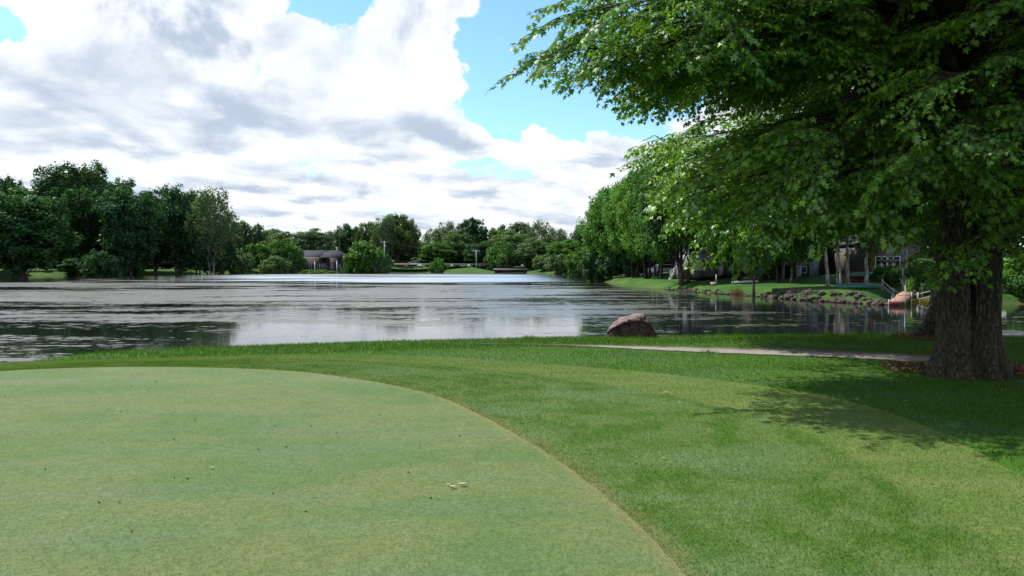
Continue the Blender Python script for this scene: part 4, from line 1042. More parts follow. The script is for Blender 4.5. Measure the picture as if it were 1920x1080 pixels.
# grey blue house on the right bank
D = 80.; x0 = XD(1318, D); z0 = ZD(514, D)-.35
h = empty('blue_grey_house', (x0, D, z0)); tag(h, 'pale blue grey house with white framed windows behind the right bank trees', 'house'); s_ = D/F
X_ = lambda px: (px-1318)*s_
Zr = lambda py, D_=80.: ZD(py, D_)-z0
f = MB(); f.box((X_(1322), 4, Zr(505)/2), (X_(1340)-X_(1310)+.6, 8, Zr(505))); f.build('foundation', m_blue2, h)
f = MB(); f.box((X_(1318), 4.02, (Zr(505)+Zr(462))/2), (X_(1340)-X_(1296), 8, Zr(462)-Zr(505))); f.build('wall', m_blue, h)
window(h, X_(1326.5), (Zr(487)+Zr(499.5))/2, X_(1337)-X_(1315), Zr(487)-Zr(499.5), -1, 0, 3, m_white, .09)
f = MB(); f.box((X_(1304), -.3, Zr(497)/2+.1), (X_(1311)-X_(1297), .5, .2)); f.build('porch_floor', m_offw, h)
f = MB(); f.box((X_(1303), -.8, Zr(508)/2), (X_(1310)-X_(1295), 1.4, Zr(506))); f.build('porch_base', m_taupe, h)
for px in (1308.5, 1302, 1297): f = MB(); f.box((X_(px), -1.3, (Zr(488)+Zr(507))/2), (.09, .09, Zr(482)-Zr(508))); f.build('porch_post', m_offw, h)
f = MB(); f.box((X_(1303), -1.3, Zr(500)), (X_(1309)-X_(1296), .07, .07)); 
for k in range(9): f.box((X_(1297.5+k*1.3), -1.3, Zr(503.5)), (.035, .035, .4))
f.build('porch_railing', m_offw, h)
f = MB(); f.box((X_(1375), 6, Zr(512)/2+.35), (X_(1405)-X_(1352), 9, Zr(504))); f.build('garage_foundation', m_taupe, h)
f = MB(); f.box((X_(1376), 6.02, (Zr(505)+Zr(468))/2), (X_(1409)-X_(1349), 9, Zr(466)-Zr(504))); f.build('garage_wall', m_blue, h)
f = MB(); f.box((X_(1355), 1.2, Zr(507)), (X_(1359)-X_(1351), 1.0, Zr(497)-Zr(516))); f.build('utility_box', m_white, h)
r1 = MB(); hip_roof(r1, X_(1296), X_(1342), 0, 8, Zr(462)+.05, 2.4, .5); hip_roof(r1, X_(1349), X_(1409), 1.5, 10.5, Zr(466)+.08, 2.6, .5); r1.build('roof', m_roof, h)
f = MB(); f.box((X_(1282), .5, Zr(506)/2), (X_(1287)-X_(1271), 2, Zr(503))); f.build('landing', m_taupe, h)
st = MB()
for k in range(7): st.box((X_(1268.5-k*1.5), .5, Zr(505)-.09-k*.16), (.28, 1.1, .06))
st.build('step', m_offw, h)
f = MB(); f.tube([(X_(1272), 0, Zr(497)), (X_(1256), 0, Zr(510))], .045, 5); f.tube([(X_(1272), 0, Zr(500.5)), (X_(1256), 0, Zr(513.5))], .035, 5)
for px in (1272, 1264.5, 1257): f.tube([(X_(px), 0, Zr(497+(1272-px)*.8)), (X_(px), 0, Zr(505+(1272-px)*.8)-.3)], .045, 5)
f.box((X_(1279), -.5, Zr(500)), (X_(1286)-X_(1272), .06, .06)); f.box((X_(1279), -.5, Zr(496.5)), (X_(1286)-X_(1272), .06, .06))
for k in range(7): f.box((X_(1273+k*2), -.5, Zr(500)), (.05, .05, .5))
f.build('stair_railing', m_offw, h)
# far pale house corner seen between trunks
D = 88.; f0 = empty('pale_shed', (XD(1423, D), D, gz(XD(1423, D), D))); tag(f0, 'pale blue grey shed between the thick trunk and the deck house', 'shed')
f = MB(); f.box((0, 0, 1.3), (2.8, 3, 2.9)); f.build('wall', m_blue, f0); f = MB(); hip_roof(f, -1.4, 1.4, -1.5, 1.5, 2.78, 1, .3, .01); f.build('roof', m_roof, f0)
f = MB(); f.box((.4, -1.53, 1.0), (.8, .05, 1.9)); f.build('door', m_offw, f0)

# deck house
D = 72.; x0 = XD(1495, D); z0 = gz(x0, D)-.1; s_ = D/F
X_ = lambda px: (px-1495)*s_
Zr = lambda py: ZD(py, D)-z0
h = empty('deck_house', (x0, D, z0)); tag(h, 'dark two storey house with a raised deck and pale siding above', 'house')
f = MB(); f.box((X_(1500), 5, Zr(440)/2), (X_(1560)-X_(1440), 7, Zr(440))); f.build('wall', m_taupe, h)
f = MB(); hip_roof(f, X_(1440), X_(1560), 1.5, 8.5, Zr(440)+.02, 2.8, .6); f.build('roof', m_roof, h)
f = MB(); f.box((X_(1484), 0, Zr(494)), (X_(1510)-X_(1458), 3.0, .22)); f.build('deck_floor', m_wood, h)
f = MB(); f.box((X_(1484), 1.46, Zr(494)/2-.1), (X_(1508)-X_(1460), .06, Zr(494)-.3)); f.build('under_deck_sheet', m_dk, h)  # thin near-black sheet before the wall, below the deck floor
for px in (1459, 1484, 1508.5): f = MB(); f.box((X_(px), -1.4, Zr(494)/2-.06), (.14, .14, Zr(494)-.12)); f.build('deck_post', m_wood, h)
f = MB(); f.box((X_(1484), -1.45, Zr(483)), (X_(1510)-X_(1458), .09, .07)); f.box((X_(1484), -1.45, Zr(491.5)), (X_(1510)-X_(1458), .05, .05))
for k in range(26): f.box((X_(1459+k*2), -1.45, Zr(487.2)), (.035, .035, .42))
f.build('deck_railing', m_dk, h)
window(h, X_(1470), Zr(475), 1.1, 1.3, -1, 1.5, 2, m_white, .1); window(h, X_(1492), Zr(475), 1.3, 1.5, -1, 1.5, 2, m_white, .1); window(h, X_(1518), Zr(506), .42, .55, -1, 1.5, 1, m_white, .08)
f = MB(); f.box((X_(1508.5), 1.35, Zr(512)/2+.55), (.26, .3, 2.2)); f.build('corner_post', m_offw, h)
f = MB(); f.box((X_(1531), 1.0, 1.0), (.14, .2, 2.3)); f.box((X_(1537), 1.1, 1.0), (X_(1545)-X_(1532), .1, 2.0)); f.build('sliding_door', m_blue, h)
# wooden house
D = 66.; x0 = XD(1670, D); z0 = gz(x0, D)-.1; s_ = D/F
X_ = lambda px: (px-1670)*s_
h = empty('wooden_house', (x0, D, z0)); tag(h, 'dark wooden house with grey brown boards and wide window beyond the dock', 'house')
f = MB(); f.box((X_(1680), 4, Zr(452)/2), (X_(1745)-X_(1628), 8, Zr(452)))
yb, zb_ = 0, Zr(452); xl, xr = X_(1628), X_(1745); xm = (xl+xr)/2; zg = Zr(415)
f.add([(xl, 0, zb_+.003), (xr, 0, zb_+.003), (xm, 0, zg), (xl, 8, zb_+.003), (xr, 8, zb_+.003), (xm, 8, zg)], None, [[0, 1, 2], [3, 5, 4]]); f.build('wall', m_log, h)
f = MB(); f.add([(xl-.4, -.6, zb_-.15), (xm, -.6, zg+.12), (xm, 8.6, zg+.12), (xl-.4, 8.6, zb_-.15), (xl-.4, -.6, zb_-.4), (xm, -.6, zg-.13), (xm, 8.6, zg-.13), (xl-.4, 8.6, zb_-.4)],
      [[0, 1, 2, 3], [4, 7, 6, 5], [0, 4, 5, 1], [3, 2, 6, 7], [0, 3, 7, 4]]); f.add([(xr+.4, -.6, zb_-.15), (xm, -.6, zg+.12), (xm, 8.6, zg+.12), (xr+.4, 8.6, zb_-.15), (xr+.4, -.6, zb_-.4), (xm, -.6, zg-.13), (xm, 8.6, zg-.13), (xr+.4, 8.6, zb_-.4)],
      [[3, 2, 1, 0], [5, 6, 7, 4], [1, 5, 4, 0], [7, 6, 2, 3], [4, 7, 3, 0]]); f.build('roof', m_roof, h)
window(h, X_(1652), Zr(500), 1.0, 1.7, -1, 0, 2, m_offw, .08); window(h, X_(1674), Zr(499), 1.1, 1.6, -1, 0, 2, m_offw, .08)
f = MB(); f.box((X_(1663), -.12, Zr(488.5)), (X_(1682)-X_(1643), .2, .22)); f.build('window_hood', m_taupe, h)
f = MB(); f.box((X_(1633), -.15, Zr(497)/2), (.42, .25, Zr(470))); f.build('corner_post', m_brick, h)
f = MB(); f.box((X_(1710), -.15, Zr(497)/2), (.6, .25, Zr(470))); f.build('door', m_brick, h)

# small things on the right bank
def obj1(name, mb, mat, label, cat, group=None, loc=None, rz=0, smooth=False, bevel=0):
    o = mb.build(name, mat, None, smooth, bevel); tag(o, label, cat, group)
    if loc: o.location = loc
    o.rotation_euler = (0, 0, rz); return o
def boat(px, D, L_, mat, label, rz, upside=True, zoff=0., group=None):
    x = XD(px, D); n, m_ = 21, 12; V = []
    for a_ in range(n):
        t = a_/(n-1)*2-1; w_ = .36*(1-abs(t)**2.6)+.005; hh = .34*(1-.15*abs(t)**3)
        for b2_ in range(m_+1):
            th = math.pi*b2_/m_; V.append((t*L_/2, -math.cos(th)*w_, math.sin(th)**.6*hh*(1 if upside else -1)+(0 if upside else .36)+(.10*abs(t)**4)*(1 if not upside else -.3)))
    i = (np.arange(n-1)[:, None]*(m_+1)+np.arange(m_)[None]).ravel()
    f = MB(); f.add(V, np.stack([i, i+m_+1, i+m_+2, i+1], 1))
    r = empty('canoe', (x, D, gz(x, D)+.06+zoff), rz); tag(r, label, 'canoe', group); f.build('hull', mat, r, True)
    g = MB()
    for s in (-1, 1): g.tube([(t*L_/2, s*(.365*(1-abs(t)**2.6)+.01), .02 if upside else .36+.1*abs(t)**4) for t in np.linspace(-1, 1, 21)], .022, 5)
    g.build('gunwale', m_offw if mat is not m_green else m_green, r); return r
cn_ = boat(1397, 69, 2.6, m_offw, 'white upturned canoe lying on the lawn beside the slim stone bank tree', .12); cn_.scale = (1, .8, .55); cn_.rotation_euler = (0, -.04, .12)
boat(1610, 57.5, 3.9, m_green, 'dark green canoe lying lower on the lawn behind the pale trunks', .05, group='green canoes by the wooden house')
boat(1642, 61, 4.2, m_green, 'green canoe raised on trestles left of the wooden house window', -.04, zoff=.62, group='green canoes by the wooden house')
for px in (1624, 1660):
    f = MB(); f.box((0, 0, .6), (.08, .8, .08))
    for s in (-1, 1): f.box((0, s*.33, .3), (.07, .07, .6), rx=s*.15)
    x = XD(px, 61); obj1('trestle', f, m_wood, 'wooden trestle under the %s end of the raised green canoe' % ('left' if px < 1640 else 'right'), 'trestle', 'trestles', (x, 61, gz(x, 61)))
f = MB(); f.box((0, 0, .45), (1.6, .9, .9)); f.box((0, 0, .93), (1.7, 1.0, .06)); x = XD(1606, 62); obj1('storage_box', f, m_brick, 'rusty brown storage box behind the pale trunks', 'box', None, (x, 62, gz(x, 62)), 0, False, .01)
f = MB(); f.tube([(0, 0, -.2), (.01, 0, .98)], [.085, .075], 8); x = XD(1343, 69.5); obj1('wooden_stake', f, m_wood, 'short wooden post standing alone on the lawn above the reeds', 'post', None, (x, 69.5, gz(x, 69.5)))
f = MB(); f.box((0, 0, .2), (.5, .35, .1), rx=.5); f.box((-.2, .1, .1), (.05, .05, .25)); f.box((.2, .1, .1), (.05, .05, .25)); x = XD(1338, 69); obj1('folding_stool', f, m_wood, 'small grey slanted stool beside the short wooden post', 'stool', None, (x, 69, gz(x, 69)))
# chairs/benches near the bank of tree roots
f = MB(); f.box((0, 0, .32), (1.5, .4, .06)); f.box((-.6, 0, .15), (.12, .35, .3)); f.box((.6, 0, .15), (.12, .35, .3)); x = XD(1160, 104); obj1('low_bench', f, m_wood, 'low grey bench beside the leaning tree at the tip of the right bank', 'bench', None, (x, 104, gz(x, 104)))
f = MB(); f.box((0, 0, .36), (2.2, .5, .07)); f.box((-.9, 0, .17), (.12, .4, .34)); f.box((.9, 0, .17), (.12, .4, .34)); x = XD(1214, 104); obj1('low_bench', f, m_offw, 'long pale bench between the dark trunk clusters', 'bench', None, (x, 104, gz(x, 104)))
car(1247, 104, gz(XD(1247, 104), 104)+.1, m_whitecar, 'white car glimpsed between trunks left of the blue grey house', rz=.3)

# split rail fence at the dock
Dd = 47.0
fx = [(1655, 57), (1676, 55), (1699, 53), (1722, 50.5), (1750, 49.5), (1780, 49)]
fe = empty('post_and_rail_fence', (XD(1700, 53), 53, 0)); tag(fe, 'low weathered post and rail fence behind the dock', 'fence'); pts = []
for px, d_ in fx:
    x = XD(px, d_)-fe.location.x; z = gz(x+fe.location.x, d_); f = MB(); f.tube([(x, d_-53, z-.1), (x, d_-53, z+.85)], .07, 7); f.build('post', m_wood, fe); pts.append((x, d_-53, z))
f = MB()
for zz in (.35, .7):
    for a_, b2_ in zip(pts[:-1], pts[1:]): f.tube([(a_[0], a_[1], a_[2]+zz), (b2_[0], b2_[1], b2_[2]+zz)], .045, 6)
f.build('rail', m_wood, fe)
# dock: corners from the photo on the deck planes
d0 = empty('wooden_dock', (0, 0, 0)); tag(d0, 'sloping red brown wooden dock reaching into the water with white rimmed float', 'dock')
def PD(px, py, D): return np.array([XD(px, D), D, ZD(py, D)])
a0, a1 = PD(1666, 564.5, 45.5), PD(1697, 565.5, 45.5)     # near edge
b0, b1 = PD(1682, 554.5, 48.0), PD(1709, 554.5, 48.0)
c0_, c1_ = PD(1696, 544.5, 54.5), PD(1719, 543, 54.5)
def slab(mb, q, th):
    q = [np.array(v) for v in q]; lo_ = [v-[0, 0, th] for v in q]
    mb.add(q+lo_, [[0, 1, 2, 3], [7, 6, 5, 4], [0, 4, 5, 1], [1, 5, 6, 2], [2, 6, 7, 3], [3, 7, 4, 0]])
def planked(q0, q1, q2, q3, n, name):
    mb = MB()
    for k in range(n):
        t0, t1 = k/n+.006, (k+1)/n-.006; L0, L1 = q0*(1-t0)+q3*t0, q0*(1-t1)+q3*t1; R0, R1 = q1*(1-t0)+q2*t0, q1*(1-t1)+q2*t1
        slab(mb, [L0, R0, R1, L1], .04)
    return mb.build(name, m_deck, d0)
planked(a0, a1, b1, b0, 17, 'deck_panel'); planked(b0+[0, .12, .03], b1+[0, .12, .03], c1_, c0_, 22, 'deck_panel')
f = MB(); slab(f, [a0-[.04, .06, .03], a1+[.04, -.06, -.03], a1+[.04, -.02, -.03], a0-[.04, .02, .03]], .22)
for p, q in ((a0, b0), (a1, b1), (b0, c0_), (b1, c1_)): f.tube([p-[0, 0, .12], q-[0, 0, .12]], .05, 4)
f.build('frame', m_brick, d0)
for p, hh in ((a0, .12), (a1, 1.0), (b1, .25), (b0, .1)):
    f = MB(); f.tube([p+[0, -.06, -1.0], p+[0, -.06, hh]], .03, 7); f.build('support_pipe', m_galv, d0)
f = MB(); t = np.linspace(0, math.pi, 9); m0 = (a0*.55+a1*.45)+[0, .3, 0]
f.tube([m0+[-.13*math.cos(q), 0, .35*math.sin(q)] for q in t], .018, 6); f.build('ladder_handle', m_galv, d0)
f = MB(); f.tube([c1_+[.12, -.5, -1.4], c1_+[.12, -.5, .45]], .10, 8); f.build('post', m_wood, d0)
f = MB(); f.tube([c0_+[-.1, -.2, -.6], c0_+[-.1, -.2, .3]], .06, 8); f.build('post', m_wood, d0)
hr = [c1_+[.12, -.5, .35], c1_+[.9, 1.2, .75], c1_+[1.6, 2.4, .95]]
f = MB(); f.tube(hr, .05, 6); f.tube([p-[0, 0, .35] for p in hr], .04, 6); f.tube([hr[1]+[0, 0, .15], hr[1]-[0, 0, 1.0]], .06, 6); f.build('handrail', m_wood, d0)
f = MB(); f.tube([c0_+[-.1, -.2, .28], c0_+[.5, 1.6, .85]], .045, 6); f.build('handrail', m_wood, d0)

# boulder
bp = P(1189, 633); bw = 97/F*bp[1]
prof = np.array([(0, .12), (.03, .34), (.08, .50), (.15, .62), (.25, .77), (.42, .91), (.55, .98), (.63, 1.), (.71, .96), (.81, .76), (.885, .51), (.95, .26), (1, .06)])
na, nb = 120, 90; V = []
for a_ in range(na):
    u_ = .5-.5*math.cos(math.pi*a_/(na-1)); H_ = np.interp(u_, prof[:, 0], prof[:, 1]); wy = (1-abs(2*u_-1)**2.6)**.5*.95+.02
    for k in range(nb):
        th = 2*math.pi*k/nb; cy_, sz_ = math.cos(th), math.sin(th)
        y_ = math.copysign(abs(cy_)**.75, cy_)*wy*.62; z_ = (abs(sz_)**.80)*H_*.90 if sz_ > 0 else sz_*.18*wy
        q = Vector((u_*2-1, y_, z_))
        if y_ < -.12 and z_ < .62*H_: y_ = y_*.88+.05                       # undercut darker front
        n_ = mnoise.noise(q*1.6+Vector((5, 0, 0)))*.085+mnoise.noise(q*4)*.035+mnoise.noise(q*11)*.012
        cr = abs(mnoise.noise(Vector((q.x*1.9+2.3, q.y*1.5, q.z*2.8+1)))); n_ -= .06*max(0, 1-cr*12)
        sc_ = 1+n_*1.1; V.append((q.x*(1+n_*.3), y_*sc_, z_*sc_))
i_ = (np.arange(na-1)[:, None]*nb+np.arange(nb)[None]).ravel(); kk = (np.arange(na-1)[:, None]*nb+(np.arange(nb)[None]+1) % nb).ravel()
me = np_mesh('boulder', np.array(V), [np.stack([i_, i_+nb, kk+nb, kk], 1)], smooth=True)
m, nt, out = new_mat('purple_brown_granite'); co = nt.node('ShaderNodeTexCoord').outputs['Object']
n1 = nt.noise(co, 1.7, 5, .6, .5); n2 = nt.noise(co, 9, 4, .65); n3 = nt.vor(co, 34)
nn = nt.sep(nt.node('ShaderNodeNewGeometry').outputs['Normal'])
a = nt.mix(nt.ss(n1, .36, .62), (.030, .014, .013), (.085, .046, .040)); a = nt.mix(nt.ss(n2, .5, .72, 0, .6), a, (.17, .125, .115)); a = nt.mix(nt.ss(n3, .28, .1, 0, .5), a, (.04, .03, .03))
a = nt.mix(nt.ss(nt.m('ADD', nn[2], nt.m('MULTIPLY', n2, .5)), .55, 1.05, 0, .7), a, (.22, .160, .145))     # pale crust on the upper side; sunlit top, shaded front put into colour
principled(nt, out, a, .8, .3, nt.bump(nt.m('ADD', n2, nt.m('MULTIPLY', n1, 1.5)), .6, .05))
bo = link('boulder', me, m); bo.location = (bp[0], bp[1]+.32, .0); bo.scale = (bw/2, bw/2, bw*.50); tag(bo, 'large purple brown boulder with a pale rounded top at the water edge', 'boulder')

# stone edging: individual rocks
rocks = []
for k in range(5):
    b = bmesh.new(); bmesh.ops.create_icosphere(b, subdivisions=2, radius=.5)
    for v in b.verts:
        v.co *= 1+mnoise.noise(v.co*2.2+Vector((k*9, 0, 0)))*.6; v.co.z *= .7
    me = bpy.data.meshes.new('rock'); b.to_mesh(me); b.free(); rocks.append(me)
mr = simple('field_stone', (.062, .050, .037), .95, .5, 2.2, bump=.4)
for me in rocks: me.materials.append(mr)
shore = resample(catmull([P(px, py, WZ) for px, py in [(1745, 575.5), (1700, 574.5), (1660, 573.5), (1600, 569), (1500, 563), (1400, 555), (1300, 547.5), (1240, 542)]], 8), 260)
for k in range(290):
    u_ = rng.random()**1.5; i_ = min(258, int(u_*259)); p = shore[i_]; ppx = 960+p[0]/p[1]*F
    nrm_ = shore[i_+1]-shore[i_]; nrm_ = np.array([nrm_[1], -nrm_[0]]); nrm_ /= np.linalg.norm(nrm_)+1e-9
    if nrm_[0] < 0: nrm_ = -nrm_
    big_ = ppx > 1420; off = rng.uniform(-.1, 1.6 if big_ else .8)
    q = p+nrm_*off+rng.normal(size=2)*.1
    if ppx > 1648: continue
    s = rng.uniform(.22, .5) if big_ else rng.uniform(.14, .30)
    o = bpy.data.objects.new('edging_stone', rocks[k % 5]); C.objects.link(o)
    z = max(WZ, gz(q[0], q[1])); o.location = (q[0], q[1], z+(.05+.25*rng.random())*s); o.scale = (s*rng.uniform(.8, 1.5), s, s*rng.uniform(.9, 1.3)); o.rotation_euler = (rng.uniform(-.4, .4), rng.uniform(-.4, .4), rng.uniform(0, 6))
    tag(o, 'rough grey brown field stone in the edging of the right bank', 'stone', 'stones edging the right bank')

# reeds and upright plants
def blades_plant(name, x, y, z, n, h, w_, spread, mat, label, cat, group, lean=.35):
    V, T = [], []
    for k in range(n):
        a_ = rng.uniform(0, 6.28); r = spread*math.sqrt(rng.random()); bx, by = r*math.cos(a_), r*math.sin(a_)
        hh = h*rng.uniform(.6, 1.1); la = rng.uniform(0, 6.28); l = lean*hh*rng.random(); d = rng.uniform(0, 3.14); cx, cy = math.cos(d)*w_/2, math.sin(d)*w_/2
        m1 = (bx+math.cos(la)*l*.35, by+math.sin(la)*l*.35, hh*.6); b_ = len(V)
        V += [(bx-cx, by-cy, 0), (bx+cx, by+cy, 0), (m1[0]+cx*.8, m1[1]+cy*.8, m1[2]), (m1[0]-cx*.8, m1[1]-cy*.8, m1[2]), (bx+math.cos(la)*l, by+math.sin(la)*l, hh)]
        T += [(b_, b_+1, b_+2), (b_, b_+2, b_+3), (b_+3, b_+2, b_+4)]
    me = np_mesh(name, np.array(V), [np.array(T)], {'var': np.repeat(rng.random(n), 3)})
    o = link(name, me, mat); o.location = (x, y, z); tag(o, label, cat, group); return o
m_reed = foliage('dry_reeds', (.13, .085, .045), (.17, .12, .065), (.12, .085, .05), .2, gl=.0)
m_iris = foliage('iris_leaves', (.10, .20, .04), (.14, .25, .05), (.08, .18, .05), .4, gl=.01)
def shorept(px, py): return P(px, py, WZ+.25)
for j, (px, py, w_) in enumerate([(1352, 549, 1.3), (1370, 550, 1.2), (1335, 547.5, 1.0), (1385, 551.5, 1.0), (1318, 546, .8)]):
    x, y = shorept(px, py); blades_plant('dry_reeds', x, y, gz(x, y)-.03, 220, .75, .035, w_, m_reed, 'brown dry reed clump at the water edge, %s of the row' % ['middle', 'fourth', 'second', 'rightmost', 'leftmost'][j], 'reeds', 'dry reeds on the right bank', .8)
x, y = shorept(1385, 549); blades_plant('dry_reeds', x, y+.3, gz(x, y+.3), 160, 1.05, .035, .5, m_reed, 'tallest brown reed tuft, left of the white canoe', 'reeds', 'dry reeds on the right bank', .35)
x, y = shorept(1597, 567); blades_plant('dry_reeds', x, y+1.2, gz(x, y+1.2), 90, 1.1, .03, .5, m_reed, 'brown dry tuft growing in the stones below the pale trunks', 'reeds', 'dry reeds on the right bank', .5)
for j, (px, py, h_) in enumerate([(1612, 569, .8), (1640, 571, .9), (1652, 572, 1.2), (1664, 573, 1.25), (1672, 573, .8)]):
    x, y = shorept(px, py); blades_plant('iris_plant', x, y+1.6, gz(x, y+1.6)-.02, 34, h_, .07, .28, m_iris, 'upright green iris clump left of the dock, %s from the left' % ['first', 'second', 'third', 'fourth', 'fifth'][j], 'plant', 'iris clumps by the dock', .6)
for px, py in [(1156, 533), (1170, 535)]:
    x, y = shorept(px, py); blades_plant('iris_plant', x, y+.8, gz(x, y+.8)-.02, 40, .95, .09, .35, m_iris, 'leafy clump on the water edge near the tip of the right bank, %s one' % ('left' if px < 1160 else 'right'), 'plant', 'leafy clumps near the tip', .7)
m_yel = foliage('yellow_flowers', (.62, .46, .10), (.70, .55, .2), (.55, .4, .1), .3, gl=.0, scale=4)
x, y = P(5, 668, -.05); blades_plant('yellow_flowers', x, y+.1, gz(x, y+.1)-.02, 260, .16, .05, .34, m_yel, 'clump of yellow flowers at the water edge on the far left of the lawn', 'flowers', None, .9)
for px, py, D_ in [(1728, 541, 50)]:
    x = XD(px, D_); blades_plant('orange_flowers', x, D_, gz(x, D_)-.02, 70, .4, .07, .5, foliage('orange_blooms', (.30, .17, .04), (.12, .20, .03), (.25, .15, .04), .3, gl=0, scale=3), 'orange and yellow flower bed behind the dock handrail', 'flowers', None, .9)
# weedy tufts on the crest
for j, (px, py, h_) in enumerate([(580, 641.5, .09), (740, 637.5, .16), (682, 639.5, .10), (990, 632.5, .14), (1190, 634, .1), (1560, 629, .16), (1620, 630, .2), (1690, 629, .18), (450, 646, .08), (1330, 661, .07), (1490, 664, .08)]):
    x, y = P(px, py); blades_plant('grass_tuft', x, y, gz(x, y)-.01, 60, h_, .010, .16 if h_ < .15 else .3, g_r.data.materials[0], 'taller grass tuft on the lawn edge at the water, number %d' % (j+1) if 0 else 'tuft of taller grass on the lawn near the water', 'grass tuft', 'taller grass tufts at the lawn edge', .6)

# mulch and leaf litter round the trunks
def mulch(name, px, py, rx, ry, label):
    x0, y0 = P(px, py); n = 60; V = [(x0, y0, .03)]; a_ = np.linspace(0, 2*np.pi, n, endpoint=False)
    for f_ in (.5, 1.): 
        for q in a_: k = f_*(1+.22*math.sin(q*3+1)+.14*math.sin(q*7)+.08*rng.normal()*(f_ > .6)); V.append((x0+rx*k*math.cos(q), y0+ry*k*math.sin(q), .028 if f_ < 1 else .004))
    i = np.arange(n); T = np.stack([np.zeros(n, int), 1+i, 1+(i+1) % n], 1); Q = np.stack([1+i, 1+n+i, 1+n+(i+1) % n, 1+(i+1) % n], 1)
    m, nt, out = new_mat('soil_mulch'); pos = wpos(nt); nz_ = nt.noise(pos, 14, 5, .7)
    principled(nt, out, nt.mix(nt.ss(nz_, .35, .65), (.022, .014, .010), (.10, .065, .045)), .95, .1, nt.bump(nz_, 1., .05))
    o = link(name, np_mesh(name, np.array(V), [Q, T], smooth=True), m); tag(o, kind='stuff'); o['label'] = label
    n = 1500; rr = np.sqrt(rng.random(n)); aa = rng.uniform(0, 6.28, n); Pc = np.stack([x0+rx*1.15*rr*np.cos(aa), y0+ry*1.15*rr*np.sin(aa), .035+.02*rng.random(n)], 1)
    Vv, Qq = leaf_quads(Pc, np.array([0, 0, 1.])+rng.normal(size=(n, 3))*.5, .035, 1.6)
    l = link('leaf_litter', np_mesh('leaf_litter', Vv, [Qq], {'var': rng.random(n)}), foliage('dead_leaves', (.12, .075, .045), (.2, .14, .08), (.1, .07, .05), .1, gl=.02)); tag(l, kind='stuff')
mulch('soil', 1818, 694, 1.15, .75, 'bare dark soil round the double trunk')
mulch('soil', 1762, 634, .9, .7, 'bare dark soil round the second trunk')
# concrete slab by the second tree
x, y = P(1893, 629.5); f = MB(); f.box((0, 0, .0), (1.2, 1.1, .07)); f2_ = f.build('stone_slab', m_conc, None, False, .01); f2_.location = (x, y+.2, .03); tag(f2_, 'flat pale stone slab in the grass right of the big maple', 'slab')

# fallen leaves and specks on the green
m_fl = simple('dry_leaf', (.36, .33, .19), .7, .25, 20); m_fd = simple('dark_debris', (.03, .022, .014), .9, .3, 20)
def fleaf(px, py, L_, mat, label, group, curl=.3, z0=.012):
    x, y = P(px, py); n = 9; V = []; T = []
    th = rng.uniform(-.5, .5) if L_ > .03 else rng.uniform(0, 6.28)
    for k in range(n):
        t = k/(n-1); w_ = L_*.22*math.sin(math.pi*min(1, t*1.05))**.7+.001; zz = .006+curl*L_*abs(t-.5)**1.5
        for s in (-1, 0, 1): V.append(((t-.5)*L_, s*w_, zz+(abs(s))*w_*.8*curl*2))
    Q = [[k*3+j, k*3+j+3, k*3+j+4, k*3+j+1] for k in range(n-1) for j in (0, 1)]
    f = MB(); f.add(V, Q); o = f.build('fallen_leaf', mat, None, True); o.location = (x, y, z0); o.rotation_euler = (0, 0, th); s_m = o.modifiers.new('thickness', 'SOLIDIFY'); s_m.thickness = .0012
    tag(o, label, 'leaf', group); return o
lv = fleaf(849, 918.5, .055, m_fl, 'curled pale dry leaf at the middle of the green, nearest of the three lying together', 'dry leaves lying together', .5)
fleaf(867, 914, .065, m_fl, 'curled pale dry leaf, right one of the three lying together on the green', 'dry leaves lying together', .5).rotation_euler = (0, 0, .35)
fleaf(840, 914.5, .032, m_fl, 'small twisted dry leaf, left one of the three lying together on the green', 'dry leaves lying together', .7).rotation_euler = (0, 0, -.7)
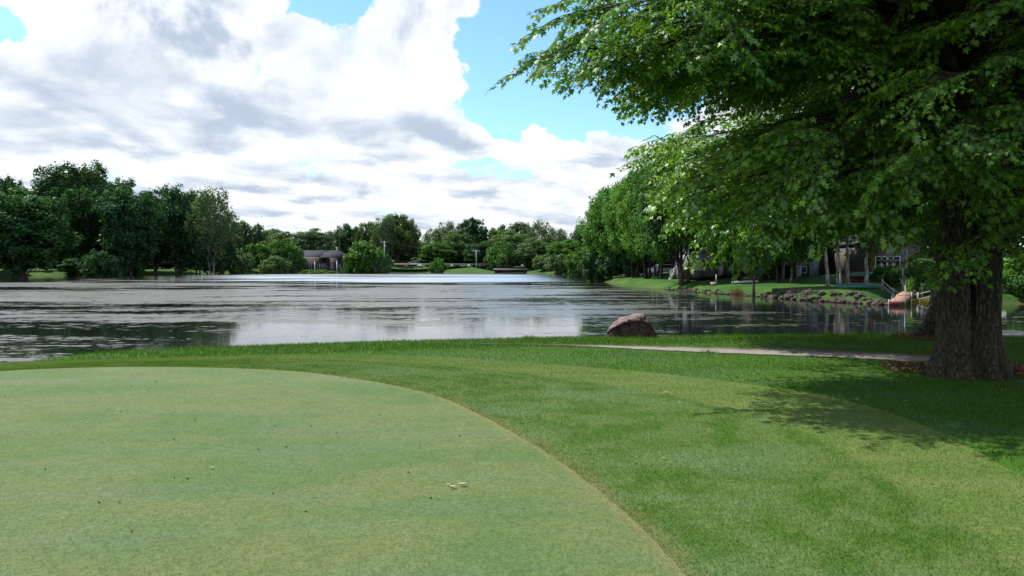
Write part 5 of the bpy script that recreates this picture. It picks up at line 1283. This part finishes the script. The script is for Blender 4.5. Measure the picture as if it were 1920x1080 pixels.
for px, py, L_ in [(222, 771.5, .06), (164, 796, .04), (270, 737, .06), (578, 756, .05), (505, 720, .06), (399, 881, .05), (667, 731, .05), (1248, 739, .10), (1244, 863, .045), (1275, 758, .06), (1415, 715, .07), (1551, 801, .05), (30, 724, .05), (443, 780, .04), (1164, 640, .07), (1698, 755, .06), (1630, 715, .06), (1480, 690, .06), (1210, 715, .05)]:
    fleaf(px, py, L_*.75, m_fl, 'small pale dry leaf lying on the short grass', 'scattered pale leaves on the short grass')
for px, py in [(228, 775), (292, 718), (459, 720), (537, 841), (574, 963), (225, 946), (186, 946), (247, 1001), (366, 790), (85, 883), (547, 747), (516, 802), (326, 826), (352, 901), (808, 937), (862, 820), (788, 841), (766, 889), (711, 780), (245, 726), (9, 745), (409, 759), (583, 802), (631, 815), (484, 846), (326, 899), (512, 929)]:
    x, y = P(px, py); b = MB(); n = 6; a_ = rng.uniform(0, 6.28); L_ = rng.uniform(.010, .022)
    b.tube([(-L_/2, 0, .0), (0, L_*.1, .004), (L_/2, 0, .001)], [.002, .0055, .002], 6); o = b.build('debris_speck', m_fd, None, True); o.location = (x, y, .013); o.rotation_euler = (0, 0, a_)
    tag(o, 'small dark crumb of debris lying on the putting green', 'debris', 'dark crumbs of debris on the green')

# understory belts so that no open sky shows below the crowns
k = 0
for px in np.arange(-330, 1130, 27):
    D = rng.uniform(214, 222) if px < 420 else rng.uniform(275, 290)
    if 560 < px < 660: D = 262
    top = rng.uniform(474, 486)-(0 if px > 420 else 8)
    o = place(PR[['bush', 'bush2'][k % 2]], px+rng.uniform(-6, 6), D, top, 48, 'shrub of the dim undergrowth belt behind the shore trees', 'undergrowth behind the shore trees', 'shrub', f_dark if px < 420 else f_far, 'shrub'); k += 1
for px in np.arange(1120, 2150, 34):
    D = rng.uniform(108, 118); top = rng.uniform(455, 472)
    o = place(PR[['bush', 'bush2'][k % 2]], px+rng.uniform(-8, 8), D, top, 62, 'shrub of the dark undergrowth behind the right bank houses', 'undergrowth behind the right bank', 'shrub', f_dark, 'shrub'); k += 1
